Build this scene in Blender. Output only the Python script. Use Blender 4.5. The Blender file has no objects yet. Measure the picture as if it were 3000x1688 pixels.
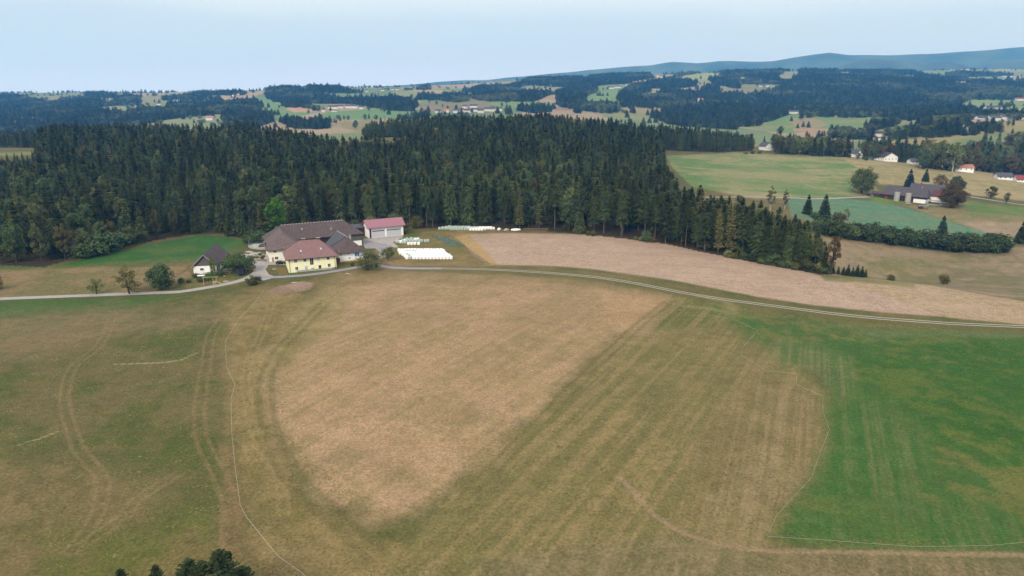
import bpy, math, random
import numpy as np
from mathutils import Matrix, Vector
R = math.radians
scene = bpy.context.scene
COL = scene.collection
FPX = 2042.0; PITCH = R(15.7); CAMZ = 70.0
# ------------------------------------------------------------------ camera
cam_d = bpy.data.cameras.new('camera'); cam = bpy.data.objects.new('camera', cam_d); COL.objects.link(cam)
cam_d.sensor_width = 36.0; cam_d.lens = 36.0*FPX/3000.0
cam_d.clip_start = 0.5; cam_d.clip_end = 60000
cam.location = (0, 0, CAMZ); cam.rotation_euler = (R(90)-PITCH, 0, 0)
scene.camera = cam
# ------------------------------------------------------------------ sky and sun
SUN_EL = R(38); SUN_AZ = R(-158)      # azimuth measured clockwise from +Y (view direction)
w = bpy.data.worlds.new('World'); scene.world = w; w.use_nodes = True
nt = w.node_tree; nt.nodes.clear()
wo = nt.nodes.new('ShaderNodeOutputWorld'); bg = nt.nodes.new('ShaderNodeBackground')
sky = nt.nodes.new('ShaderNodeTexSky'); sky.sky_type = 'NISHITA'; sky.sun_disc = False
sky.sun_elevation = SUN_EL; sky.sun_rotation = SUN_AZ; sky.altitude = 500; sky.dust_density = 2.0
bg.inputs['Strength'].default_value = 0.1
tc = nt.nodes.new('ShaderNodeTexCoord'); sep = nt.nodes.new('ShaderNodeSeparateXYZ')
nt.links.new(tc.outputs['Generated'], sep.inputs[0])
# a high thin overcast veil: brighter towards the zenith, with faint cloud structure
nz = nt.nodes.new('ShaderNodeTexNoise'); nz.inputs['Scale'].default_value = 2.2; nz.inputs['Detail'].default_value = 3
mp = nt.nodes.new('ShaderNodeMapping'); mp.inputs['Scale'].default_value = (1, 1, 3.5)
nt.links.new(tc.outputs['Generated'], mp.inputs[0]); nt.links.new(mp.outputs[0], nz.inputs['Vector'])
ma = nt.nodes.new('ShaderNodeMath'); ma.operation = 'MULTIPLY_ADD'; ma.inputs[1].default_value = 0.06; ma.inputs[2].default_value = -0.03
nt.links.new(nz.outputs['Fac'], ma.inputs[0])
ad = nt.nodes.new('ShaderNodeMath'); ad.operation = 'ADD'
nt.links.new(sep.outputs['Z'], ad.inputs[0]); nt.links.new(ma.outputs[0], ad.inputs[1])
cr = nt.nodes.new('ShaderNodeValToRGB'); cr.color_ramp.interpolation = 'EASE'
nt.links.new(ad.outputs[0], cr.inputs[0])
SKY = [(0.0, (7.0, 8.5, 13.6)), (0.045, (6.2, 7.7, 11.2)), (0.08, (6.4, 8.0, 10.6)), (0.125, (8.2, 9.6, 10.9)), (0.25, (10.6, 11.6, 12.6)), (1.0, (12.2, 12.2, 12.8))]
cr.color_ramp.elements[0].position = 0; cr.color_ramp.elements[1].position = 1
for p_, c_ in SKY[1:-1]: cr.color_ramp.elements.new(p_)
for e_, (p_, c_) in zip(cr.color_ramp.elements, SKY): e_.color = (*c_, 1)
mx = nt.nodes.new('ShaderNodeMix'); mx.data_type = 'RGBA'; mx.inputs['Factor'].default_value = 0.9
nt.links.new(sky.outputs[0], mx.inputs['A']); nt.links.new(cr.outputs[0], mx.inputs['B'])
nt.links.new(mx.outputs['Result'], bg.inputs['Color']); nt.links.new(bg.outputs[0], wo.inputs[0])
sd = bpy.data.lights.new('sun', 'SUN'); sd.energy = 3.0; sd.angle = R(18); sd.color = (1, 0.91, 0.76)
sun = bpy.data.objects.new('sun', sd); COL.objects.link(sun)
_d = Vector((math.sin(SUN_AZ)*math.cos(SUN_EL), math.cos(SUN_AZ)*math.cos(SUN_EL), math.sin(SUN_EL)))
sun.rotation_euler = _d.to_track_quat('Z', 'Y').to_euler(); sun.location = (0, 0, 500)
scene.view_settings.view_transform = 'Standard'; scene.view_settings.look = 'None'
scene.view_settings.exposure = 0.0; scene.view_settings.gamma = 1.0
scene.cycles.volume_bounces = 2
# ------------------------------------------------------------------ projection helpers (photo is 3000x1688)
CP, SP = math.cos(PITCH), math.sin(PITCH)
def project(x, y, z):
    z = z-CAMZ; f = np.maximum(y*CP-z*SP, 1e-3); up = y*SP+z*CP
    return 1500+FPX*x/f, 844-FPX*up/f
def ray(px, py):
    u = (px-1500)/FPX; v = (844-py)/FPX
    return u, CP+v*SP, -SP+v*CP
def at_z(px, py, z=0.0):
    a, b, c = ray(px, py); t = (z-CAMZ)/c
    return a*t, b*t
def V(*pts): return [(a*1.16505, b*1.16505) for a, b in pts]          # traced on the 2575 px wide view
def Z(s, ox, oy, *pts): return [(ox+a*s, oy+b*s) for a, b in pts]     # traced on an enlarged crop
# ------------------------------------------------------------------ noise
_rs = np.random.RandomState(5); _TB = _rs.rand(256, 256)
def vn(x, y, s, seed=0):
    x = x/s+seed*17.31; y = y/s+seed*9.77
    ix = np.floor(x).astype(np.int64); iy = np.floor(y).astype(np.int64); fx = x-ix; fy = y-iy
    fx = fx*fx*(3-2*fx); fy = fy*fy*(3-2*fy)
    g = lambda a, b: _TB[a & 255, b & 255]
    return (g(ix, iy)*(1-fx)+g(ix+1, iy)*fx)*(1-fy)+(g(ix, iy+1)*(1-fx)+g(ix+1, iy+1)*fx)*fy
def fbm(x, y, s, seed=0, n=4):
    o = 0; a = 1; t = 0
    for k in range(n):
        o = o+a*vn(x+k*31.7, y-k*12.3, s/2**k, seed+k); t += a; a *= 0.55
    return o/t
def sstep(a, b, x):
    t = np.clip((x-a)/(b-a), 0, 1); return t*t*(3-2*t)
# ------------------------------------------------------------------ terrain
CT = []   # control points (x, y, z)
def cz(px, py, z): x, y = at_z(px, py, z); CT.append((x, y, z))
def cd(px, py, D):
    a, b, c = ray(px, py); t = D/b; CT.append((a*t, D, CAMZ+c*t))
def cw(px, D, z):
    f = D*CP+(CAMZ-z)*SP; CT.append(((px-1500)/FPX*f, D, z))
for px in (-900, -300, 300, 900, 1500, 2100, 2700, 3300, 3900):
    cw(px, 20, -2); cw(px, 60, -1.0)
for px, py in [(0, 1650), (900, 1650), (1500, 1650), (2200, 1650), (3000, 1650), (0, 1300), (500, 1300), (2600, 1300), (3000, 1300), (0, 1050), (500, 1050), (1900, 1050), (2500, 1050), (3000, 1100), (0, 876), (-500, 900), (400, 860), (700, 830), (1000, 800), (1300, 786), (1750, 812), (2100, 874), (2446, 920), (2800, 949), (3000, 958), (0, 775), (-400, 790), (400, 710), (600, 685), (720, 700), (800, 690), (1050, 660), (1200, 669), (1500, 672), (1600, 675), (1850, 700), (2050, 735), (2250, 775), (2250, 815), (2700, 880)]:
    cz(px, py, 0)
for px, py in [(1300, 1150), (1000, 1000), (1500, 950)]: cz(px, py, 1.5)
# crest of the ploughed field, valley meadow, right-hand farm and upper meadow
cz(2450, 815, -0.5); cz(2700, 835, -0.5); cz(3000, 880, -0.5); cz(3300, 905, -1)
for px, py, D in [(2600, 822, 322), (2750, 790, 338), (3000, 800, 330), (2450, 745, 345), (2700, 742, 378), (2950, 745, 375), (2450, 690, 385),
                  (2300, 620, 430), (2600, 650, 445), (3000, 690, 420), (2650, 603, 505), (2850, 620, 480), (3000, 600, 510), (2200, 577, 500), (2000, 580, 480),
                  (2200, 500, 650), (2000, 500, 620), (2200, 452, 760), (1960, 462, 720), (2450, 460, 755), (2600, 478, 735), (2800, 500, 705), (3000, 530, 665), (3300, 560, 640)]:
    cd(px, py, D)
for px, D, z in [(0, 330, 2), (-400, 360, 2), (0, 430, 4), (-400, 500, 5), (400, 430, 4), (0, 560, 10), (400, 550, 10), (400, 700, 16), (800, 450, 2), (800, 600, 11), (800, 740, 17), (1200, 450, 2), (1200, 620, 11), (1500, 450, 2),
                 (1500, 620, 13), (1200, 850, 20), (1600, 850, 23), (1850, 600, 5), (1900, 820, 12), (2200, 880, 6), (0, 660, 15.5), (-400, 700, 16), (2500, 850, -4), (2900, 780, -14), (3300, 750, -14), (2900, 880, -14)]:
    cw(px, D, z)
FAR = {-500: [(900, 15), (1300, 400), (1800, 362), (2400, 322), (3000, 285)],
       0: [(850, 10), (1300, 402), (1800, 362), (2400, 322), (3000, 287), (3300, 280)],
       300: [(950, 8), (1300, 392), (1800, 350), (2400, 310), (3000, 286)],
       600: [(950, 6), (1300, 378), (1800, 345), (2400, 300), (3000, 274)],
       900: [(950, 5), (1120, 402), (1300, 382), (1800, 335), (2400, 294), (2850, 257), (3200, 262)],
       1200: [(1080, 405), (1500, 362), (2000, 326), (2500, 288), (3000, 262)],
       1500: [(1080, 8), (1350, 362), (1800, 328), (2400, 290), (3000, 255), (3500, 238)],
       1800: [(1080, 5), (1350, 368), (1800, 335), (2400, 290), (3000, 245), (3500, 222)],
       2100: [(1000, 0), (1350, 388), (1700, 352), (2400, 290), (3000, 240), (3600, 212)],
       2400: [(1000, -15), (1250, 405), (1650, 345), (2300, 308), (2900, 235), (3600, 208)],
       2700: [(960, 422), (1200, 385), (1650, 342), (2300, 295), (2900, 240), (3600, 220), (4600, 208)],
       3000: [(960, 410), (1250, 362), (1650, 330), (2300, 270), (2900, 238), (3600, 226), (4600, 206)],
       3500: [(960, 400), (1250, 350), (1650, 320), (2300, 262), (2900, 230), (3600, 220), (4600, 205)]}
for px, L in FAR.items():
    for D, q in L:
        if q < 60: cw(px, D, q)
        else: cd(px, q, D)
    cw(px, 5200, 60 if px < 2000 else 140); cw(px, 7500, 20 if px < 2000 else 60); cw(px, 12000, 20)
CT = np.array(CT)
def _lp(x, y):
    return np.clip(np.arctan2(x, np.maximum(y, 1)), -R(75), R(75))*2.2, np.log(np.maximum(np.hypot(x, y), 12.0))*1.5
_ca, _cb = _lp(CT[:, 0], CT[:, 1]); C0 = 0.05
_M = np.sqrt((_ca[:, None]-_ca)**2+(_cb[:, None]-_cb)**2+C0**2)
_n = len(CT); _A = np.zeros((_n+1, _n+1)); _A[:_n, :_n] = _M-np.eye(_n)*0.004; _A[:_n, _n] = 1; _A[_n, :_n] = 1
_W = np.linalg.solve(_A, np.append(CT[:, 2], 0))
def ground_z(x, y):
    x = np.asarray(x, float); y = np.asarray(y, float); shp = x.shape; x = x.ravel(); y = y.ravel()
    o = np.empty(x.shape)
    for i in range(0, len(x), 60000):
        a, b = _lp(x[i:i+60000], y[i:i+60000])
        o[i:i+60000] = np.sqrt((a[:, None]-_ca)**2+(b[:, None]-_cb)**2+C0**2)@_W[:_n]+_W[_n]
    d = np.hypot(x, y)
    o = o*sstep(0, 1, np.hypot((x+75)/85, (y-315)/62)-0.35)        # the farmyard is level
    rel = sstep(900, 1600, d); o += rel*((fbm(x, y, 420, 3, 3)-0.5)*14+(fbm(x*.8, y*1.3, 700, 13, 2)-0.5)*60*sstep(3000, 2500, d))
    o += (fbm(x, y, 60, 9, 3)-0.5)*1.2*sstep(40, 120, np.hypot(x+75, y-315))*sstep(20, 60, d)
    return o.reshape(shp)
_T = np.concatenate([np.linspace(45, 900, 260), np.geomspace(905, 12000, 260)])
def unproj(px, py):
    """first hit of the pixel rays with the terrain"""
    px = np.atleast_1d(np.asarray(px, float)); py = np.atleast_1d(np.asarray(py, float))
    X = np.zeros(len(px)); Y = np.zeros(len(px)); ok = np.zeros(len(px), bool)
    for i in range(len(px)):
        a, b, c = ray(px[i], py[i]); t = _T/b
        zz = CAMZ+c*t-ground_z(a*t, _T); k = np.argmax(zz < 0)
        if zz[k] >= 0: continue
        if k == 0: D = _T[0]
        else: D = _T[k-1]+(_T[k]-_T[k-1])*zz[k-1]/(zz[k-1]-zz[k])
        X[i] = a*D/b; Y[i] = D; ok[i] = True
    return X, Y, ok
def on(px, py):
    x, y, k = unproj([px], [py]); x, y = float(x[0]), float(y[0]); return x, y, float(ground_z(x, y))
def inpoly(px, py, poly):
    P = np.asarray(poly, float); n = len(P); ins = np.zeros(px.shape, bool); j = n-1
    for i in range(n):
        xi, yi = P[i]; xj, yj = P[j]
        if yi != yj: ins ^= ((yi > py) != (yj > py)) & (px < (xj-xi)*(py-yi)/(yj-yi)+xi)
        j = i
    return ins
def edist(px, py, poly, closed=True):
    P = np.asarray(poly, float); d = np.full(px.shape, 1e9); n = len(P)
    for i in range(n if closed else n-1):
        a = P[i]; b = P[(i+1) % n]; ab = b-a; L = max(ab@ab, 1e-9)
        t = np.clip(((px-a[0])*ab[0]+(py-a[1])*ab[1])/L, 0, 1)
        d = np.minimum(d, np.hypot(px-a[0]-t*ab[0], py-a[1]-t*ab[1]))
    return d
# ------------------------------------------------------------------ object helpers
def tag(o, label=None, cat=None, group=None, kind=None):
    if label: o['label'] = label
    if cat: o['category'] = cat
    if group: o['group'] = group
    if kind: o['kind'] = kind
    return o
def link(name, me, parent=None):
    o = bpy.data.objects.new(name, me); COL.objects.link(o)
    if parent: o.parent = parent
    return o
def empty(name, loc, rz=0.0, s=1.0, label=None, cat=None, group=None):
    o = bpy.data.objects.new(name, None); COL.objects.link(o); o.location = loc; o.rotation_euler = (0, 0, rz)
    o.scale = (s, s, s) if not hasattr(s, '__len__') else s
    return tag(o, label, cat, group)
def mesh_fast(name, verts, loops, size, mat):
    """verts (n,3); loops (m,size) of equal sized faces"""
    me = bpy.data.meshes.new(name); verts = np.asarray(verts, np.float32); loops = np.asarray(loops, np.int32)
    me.vertices.add(len(verts)); me.vertices.foreach_set('co', verts.ravel())
    me.loops.add(loops.size); me.loops.foreach_set('vertex_index', loops.ravel())
    me.polygons.add(len(loops)); me.polygons.foreach_set('loop_start', np.arange(0, loops.size, size, dtype=np.int32))
    me.polygons.foreach_set('loop_total', np.full(len(loops), size, np.int32))
    if mat: me.materials.append(mat)
    me.update(calc_edges=True); return me
class MB:
    def __init__(s): s.v = []; s.f = []
    def face(s, pts):
        n = len(s.v); s.v += [tuple(map(float, p)) for p in pts]; s.f.append(tuple(range(n, n+len(pts))))
    def box(s, x0, y0, z0, x1, y1, z1):
        n = len(s.v); s.v += [(x0, y0, z0), (x1, y0, z0), (x1, y1, z0), (x0, y1, z0), (x0, y0, z1), (x1, y0, z1), (x1, y1, z1), (x0, y1, z1)]
        s.f += [tuple(n+i for i in q) for q in [(0, 3, 2, 1), (4, 5, 6, 7), (0, 1, 5, 4), (1, 2, 6, 5), (2, 3, 7, 6), (3, 0, 4, 7)]]
    def prism(s, poly, d):
        """closed polygon (3d points) extruded by vector d"""
        n = len(s.v); k = len(poly); s.v += [tuple(p) for p in poly]+[(p[0]+d[0], p[1]+d[1], p[2]+d[2]) for p in poly]
        s.f += [tuple(n+i for i in range(k)), tuple(n+k+i for i in reversed(range(k)))]
        s.f += [(n+i, n+(i+1) % k, n+k+(i+1) % k, n+k+i) for i in range(k)]
    def tube(s, pts, rad, seg=6, cap=True):
        pts = [Vector(p) for p in pts]; rad = rad if hasattr(rad, '__len__') else [rad]*len(pts); rings = []
        for i, p in enumerate(pts):
            d = (pts[min(i+1, len(pts)-1)]-pts[max(i-1, 0)]).normalized()
            u = d.orthogonal().normalized() if i == 0 else (u-d*u.dot(d)).normalized()
            wv = d.cross(u); n = len(s.v); rings.append(n)
            for k in range(seg):
                a = 2*math.pi*k/seg; q = p+(u*math.cos(a)+wv*math.sin(a))*rad[i]; s.v.append(tuple(q))
        for a, b in zip(rings, rings[1:]):
            for k in range(seg): s.f.append((a+k, a+(k+1) % seg, b+(k+1) % seg, b+k))
        if cap: s.f += [tuple(rings[0]+k for k in reversed(range(seg))), tuple(rings[-1]+k for k in range(seg))]
    def mesh(s, name, mat, smooth=False):
        me = bpy.data.meshes.new(name); me.from_pydata(s.v, [], s.f); me.materials.append(mat)
        if smooth: me.polygons.foreach_set('use_smooth', [True]*len(me.polygons))
        me.update(); return me
    def build(s, name, mat, parent=None, smooth=False, recalc=True):
        me = s.mesh(name, mat, smooth)
        if recalc:
            import bmesh
            b = bmesh.new(); b.from_mesh(me); bmesh.ops.recalc_face_normals(b, faces=b.faces); b.to_mesh(me); b.free()
        return link(name, me, parent)
# ------------------------------------------------------------------ materials
def lin(c):
    return tuple(((v/255)/12.92 if v/255 <= 0.04045 else (((v/255)+0.055)/1.055)**2.4) for v in c)
K = 1.52                         # brightness of a white diffuse surface under this sky
def alb(c): return tuple(min(0.85, v/K) for v in lin(c))
def mat(name, col, rough=0.85, var=0.15, scale=1.0, col2=None, wave=None, spec=0.3, metal=0.0, objrand=0.0, bump=0.0, stretch=(1, 1, 1), coords='Object', detail=4):
    m = bpy.data.materials.new(name); m.use_nodes = True; t = m.node_tree; b = t.nodes['Principled BSDF']
    b.inputs['Roughness'].default_value = rough; b.inputs['Specular IOR Level'].default_value = spec; b.inputs['Metallic'].default_value = metal
    c2 = col2 or tuple(v*(1-var) for v in col)
    tcn = t.nodes.new('ShaderNodeTexCoord'); mpn = t.nodes.new('ShaderNodeMapping'); mpn.inputs['Scale'].default_value = stretch
    t.links.new(tcn.outputs[coords], mpn.inputs[0])
    n = t.nodes.new('ShaderNodeTexNoise'); n.inputs['Scale'].default_value = scale; n.inputs['Detail'].default_value = detail; t.links.new(mpn.outputs[0], n.inputs['Vector'])
    r = t.nodes.new('ShaderNodeMapRange'); r.inputs['From Min'].default_value = 0.35; r.inputs['From Max'].default_value = 0.65; t.links.new(n.outputs['Fac'], r.inputs['Value'])
    x = t.nodes.new('ShaderNodeMix'); x.data_type = 'RGBA'; x.inputs['A'].default_value = (*col, 1); x.inputs['B'].default_value = (*c2, 1)
    t.links.new(r.outputs[0], x.inputs['Factor']); out = x.outputs['Result']
    if wave:
        wv = t.nodes.new('ShaderNodeTexWave'); wv.bands_direction = wave[0]; wv.inputs['Scale'].default_value = wave[1]; wv.inputs['Distortion'].default_value = 0.3
        t.links.new(tcn.outputs[coords], wv.inputs['Vector'])
        rr = t.nodes.new('ShaderNodeMapRange'); rr.inputs['To Min'].default_value = 1-wave[2]; rr.inputs['To Max'].default_value = 1.0; t.links.new(wv.outputs['Fac'], rr.inputs['Value'])
        h = t.nodes.new('ShaderNodeHueSaturation'); t.links.new(rr.outputs[0], h.inputs['Value']); t.links.new(out, h.inputs['Color']); out = h.outputs[0]
    if objrand:
        oi = t.nodes.new('ShaderNodeObjectInfo'); h = t.nodes.new('ShaderNodeHueSaturation')
        r1 = t.nodes.new('ShaderNodeMapRange'); r1.inputs['To Min'].default_value = 1-objrand; r1.inputs['To Max'].default_value = 1+objrand; t.links.new(oi.outputs['Random'], r1.inputs['Value']); t.links.new(r1.outputs[0], h.inputs['Value'])
        m2 = t.nodes.new('ShaderNodeMath'); m2.operation = 'MULTIPLY'; m2.inputs[1].default_value = 7.13; t.links.new(oi.outputs['Random'], m2.inputs[0])
        m3 = t.nodes.new('ShaderNodeMath'); m3.operation = 'FRACT'; t.links.new(m2.outputs[0], m3.inputs[0])
        r2 = t.nodes.new('ShaderNodeMapRange'); r2.inputs['To Min'].default_value = 0.5-objrand*0.04; r2.inputs['To Max'].default_value = 0.5+objrand*0.04; t.links.new(m3.outputs[0], r2.inputs['Value']); t.links.new(r2.outputs[0], h.inputs['Hue'])
        t.links.new(out, h.inputs['Color']); out = h.outputs[0]
    t.links.new(out, b.inputs['Base Color'])
    if bump:
        bp = t.nodes.new('ShaderNodeBump'); bp.inputs['Strength'].default_value = bump; bp.inputs['Distance'].default_value = 0.05; t.links.new(n.outputs['Fac'], bp.inputs['Height']); t.links.new(bp.outputs[0], b.inputs['Normal'])
    return m
# ------------------------------------------------------------------ forests (regions)
def azpx(x, y): return 1500+FPX*x/np.maximum(y*CP+CAMZ*SP, 1)
FRONT = [(-700, 822), (-300, 790), (0, 777), (130, 782), (215, 758), (300, 738), (400, 712), (500, 697), (580, 686), (650, 684), (690, 694), (720, 702), (790, 684), (900, 664), (1050, 660), (1200, 669), (1300, 668), (1530, 674), (1600, 678), (1750, 692), (1850, 702), (1950, 714), (2050, 737), (2150, 757), (2250, 777), (2340, 790), (2400, 800), (2430, 802)]
_fr = [(px, at_z(px, py, 0)[1]) for px, py in FRONT]
FOREST_A = _fr+[(2425, 306), (2320, 322), (2200, 338), (2100, 358), (2000, 392), (1965, 430), (1950, 500), (1942, 600), (1937, 700), (1930, 830), (1800, 920), (1600, 960), (1300, 990), (1068, 990), (1068, 840), (1240, 830), (1200, 640), (1000, 610), (950, 660), (850, 745), (700, 765), (500, 775), (350, 775), (200, 745), (150, 640), (60, 610), (-80, 600), (-700, 600)]
FOREST_B = [(-700, 745), (-80, 750), (100, 735), (260, 800), (200, 900), (-700, 900)]
FOREST_C = [(1930, 775), (2100, 772), (2200, 790), (2215, 900), (1930, 920)]
def forest_near(x, y):
    a = azpx(x, y); return inpoly(a, y, FOREST_A) | inpoly(a, y, FOREST_B) | inpoly(a, y, FOREST_C)
L_, C_, R_, Q_ = (.29115, 0, 220), (.29115, 700, 200), (.29115, 1400, 150), (.34938, 2100, 120)
FAR_FOREST = [
 Z(*L_, (-900, 200), (-300, 190), (0, 185), (100, 185), (250, 215), (400, 250), (480, 262), (580, 250), (700, 220), (830, 225), (840, 270), (900, 320), (1050, 345), (1200, 360), (1250, 380), (1400, 305), (1640, 330), (1700, 290), (1850, 275), (2200, 265), (2576, 245), (2640, 300), (2576, 370), (2200, 370), (1850, 400), (1500, 460), (1400, 475), (1300, 600), (600, 640), (-900, 700)),
 Z(*L_, (850, 213), (860, 185), (1020, 168), (1180, 210), (1170, 216)), Z(*L_, (1090, 270), (1260, 205), (1400, 210), (1430, 260), (1280, 285), (1090, 295)),
 Z(*L_, (840, 225), (1000, 235), (1080, 290), (1060, 305), (860, 290)), Z(*L_, (1630, 238), (1640, 212), (1900, 197), (2200, 215), (2210, 235)),
 Z(*L_, (1950, 196), (1950, 176), (2460, 166), (2460, 182)), Z(*L_, (2215, 430), (2280, 380), (2430, 385), (2460, 410), (2576, 400), (2576, 520), (2240, 500)),
 Z(*C_, (265, 245), (290, 205), (450, 175), (560, 195), (680, 200), (690, 172), (850, 185), (1000, 185), (1100, 218), (1230, 218), (1230, 232), (1100, 242), (800, 235), (950, 268), (1050, 312), (1150, 315), (1170, 290), (1290, 278), (1290, 300), (1440, 295), (1500, 255), (1620, 305), (1760, 325), (1800, 365), (1750, 415), (1500, 405), (1100, 345), (850, 335), (450, 340), (360, 320), (270, 290)),
 Z(*C_, (440, 360), (660, 345), (810, 390), (810, 400), (440, 365)), Z(*C_, (-60, 310), (170, 300), (225, 380), (170, 440), (-60, 440)), Z(*C_, (-100, 450), (330, 445), (350, 510), (200, 560), (-100, 560)),
 Z(*C_, (410, 515), (480, 500), (700, 520), (900, 520), (910, 575), (760, 590), (500, 560)), Z(*C_, (1785, 265), (1800, 248), (1970, 248), (2020, 282), (2070, 240), (2190, 248), (2330, 283), (2330, 315), (2180, 330), (2020, 315), (1785, 300)),
 Z(*C_, (2385, 300), (2390, 190), (2620, 175), (2620, 320)), Z(*C_, (2200, 224), (2220, 212), (2380, 212), (2380, 228)), Z(*C_, (1800, 190), (1850, 178), (1950, 195), (1950, 208), (1800, 204)),
 Z(*C_, (1060, 215), (1240, 222), (1240, 232), (1060, 232)), Z(*C_, (1600, 480), (1850, 450), (1940, 430), (1940, 455), (1700, 492)), Z(*C_, (1660, 210), (1760, 200), (1770, 210), (1660, 220)),
 Z(*R_, (-40, 360), (300, 335), (440, 300), (620, 235), (700, 248), (880, 240), (1080, 212), (1350, 197), (1500, 202), (1700, 225), (1790, 248), (1760, 265), (1620, 280), (1500, 320), (1300, 325), (1190, 340), (1200, 400), (1080, 440), (1080, 500), (1330, 505), (1330, 520), (1430, 530), (1440, 590), (1330, 610), (1100, 590), (1000, 570), (810, 540), (800, 480), (790, 400), (900, 350), (620, 335), (560, 330), (450, 345), (430, 380), (600, 400), (720, 400), (700, 430), (620, 470), (560, 485), (300, 490), (-40, 470)),
 Z(*R_, (1440, 400), (1500, 345), (1770, 285), (2000, 270), (2200, 303), (2200, 333), (2080, 358), (1750, 362), (1740, 400), (1600, 410)),
 Z(*R_, (1420, 440), (1460, 430), (1840, 430), (1830, 390), (1860, 370), (2220, 395), (2300, 340), (2440, 360), (2440, 390), (2400, 430), (2620, 400), (2620, 760), (2100, 730), (1900, 710), (1760, 650), (1760, 610), (1870, 585), (1815, 550), (1440, 550)),
 Z(*R_, (2330, 295), (2340, 260), (2460, 255), (2450, 225), (2620, 205), (2620, 370), (2450, 340)), Z(*R_, (1940, 252), (2040, 225), (2180, 208), (2190, 216), (2000, 250)), Z(*R_, (2420, 198), (2500, 170), (2620, 150), (2620, 210), (2500, 200)),
 Z(*R_, (370, 580), (380, 550), (560, 540), (740, 545), (740, 590), (560, 600), (480, 590)), Z(*R_, (960, 590), (1040, 590), (1040, 605), (960, 600)),
 Z(*Q_, (20, 255), (150, 215), (520, 212), (850, 215), (1200, 240), (1600, 250), (1900, 305), (2200, 325), (2900, 335), (2900, 480), (2150, 475), (2000, 545), (2300, 590), (2576, 595), (2576, 640), (2200, 625), (1900, 680), (1800, 720), (1700, 720), (1650, 700), (1800, 660), (1850, 640), (1550, 640), (1500, 690), (1250, 745), (1240, 690), (1500, 635), (1350, 622), (850, 622), (640, 585), (430, 660), (350, 690), (0, 705), (-20, 430), (350, 450), (500, 400), (600, 350), (200, 350), (240, 290), (130, 265)),
 Z(*Q_, (1400, 750), (1800, 700), (2100, 690), (2400, 690), (2400, 740), (2000, 770), (1700, 790), (1500, 800)), Z(*Q_, (940, 735), (1080, 725), (1320, 770), (1300, 800), (950, 780)),
 Z(*Q_, (1900, 265), (2200, 235), (2576, 230), (2900, 240), (2900, 262), (2200, 290), (1950, 300))]
FAR_CLEAR = [Z(*L_, (180, 440), (210, 405), (390, 400), (390, 430)), Z(*L_, (50, 490), (500, 470), (500, 500), (60, 520)), Z(*L_, (560, 400), (650, 385), (680, 410), (580, 420)),
 Z(*Q_, (570, 245), (720, 245), (700, 270), (600, 325), (560, 325), (490, 300), (490, 290)), Z(*Q_, (1020, 243), (1150, 253), (1160, 272), (1020, 272)), Z(*Q_, (1550, 273), (1650, 273), (1640, 302), (1560, 308)),
 Z(*Q_, (1460, 545), (1550, 520), (1550, 560)), Z(*Q_, (1970, 320), (2170, 330), (2100, 352), (2000, 365)), Z(*Q_, (605, 540), (690, 530), (690, 572), (630, 572)),
 Z(*R_, (1040, 255), (1110, 245), (1100, 272), (1030, 270)), Z(*R_, (2100, 500), (2300, 470), (2300, 520), (2150, 530))]
def forest_far(x, y, z, up=5.5):
    px, py = project(x, y, z+up); px = px+(fbm(x, y, 90, 21, 2)-0.5)*26; py = py+(fbm(x, y, 70, 22, 2)-0.5)*6
    m = np.zeros(x.shape, bool)
    for P in FAR_FOREST: m |= inpoly(px, py, P)
    for P in FAR_CLEAR: m &= ~inpoly(px, py, P)
    return m & (np.hypot(x, y) > 1010) & (np.hypot(x, y) < 4600)
# ------------------------------------------------------------------ ground sheet
dense = np.linspace(-41, 41, 1262); side = np.concatenate([np.arange(-180, -41, 3.0), dense, np.arange(44, 180, 3.0)])
_py = np.arange(1850, 560, -2.5); _d0 = at_z(1500, 1850, 0)[1]
rad = np.concatenate([np.geomspace(3, _d0*0.97, 14), [at_z(1500, q, 0)[1] for q in _py]])
rad = np.concatenate([rad, np.geomspace(rad[-1]*1.006, 4800, 365), np.geomspace(4900, 8500, 24)])
TH, RR = np.meshgrid(np.radians(side), rad); GX = RR*np.sin(TH); GY = RR*np.cos(TH); GZ = ground_z(GX, GY)
nr, nc = GX.shape; gx, gy, gz = GX.ravel(), GY.ravel(), GZ.ravel()
idx = np.arange(nr*nc).reshape(nr, nc); nx_ = np.roll(idx, -1, axis=1)
F4 = np.stack([idx[:-1], nx_[:-1], nx_[1:], idx[1:]], -1).reshape(-1, 4)[:, ::-1]
G_PX, G_PY = project(gx, gy, gz)
dist = np.hypot(gx, gy); near = dist < 1000
jx = (fbm(gx, gy, 9, 31, 3)-0.5); jy = (fbm(gx, gy, 9, 41, 3)-0.5)
col = np.zeros((len(gx), 3))
def cc(a, b, t): return np.asarray(alb(a))*(1-t[:, None])+np.asarray(alb(b))*t[:, None]
P1 = fbm(gx, gy, 38, 1, 4); P2 = fbm(gx, gy, 11, 2, 4); P3 = fbm(gx, gy*1.0, 3.0, 3, 3)
ct_, st_ = math.cos(R(33)), math.sin(R(33))
def streak(ang, across, along, seed): # stripes running along world direction ang (from +X)
    c_, s_ = math.cos(R(ang)), math.sin(R(ang)); return fbm((-gx*s_+gy*c_)*along/across, (gx*c_+gy*s_), along, seed, 3)
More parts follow.
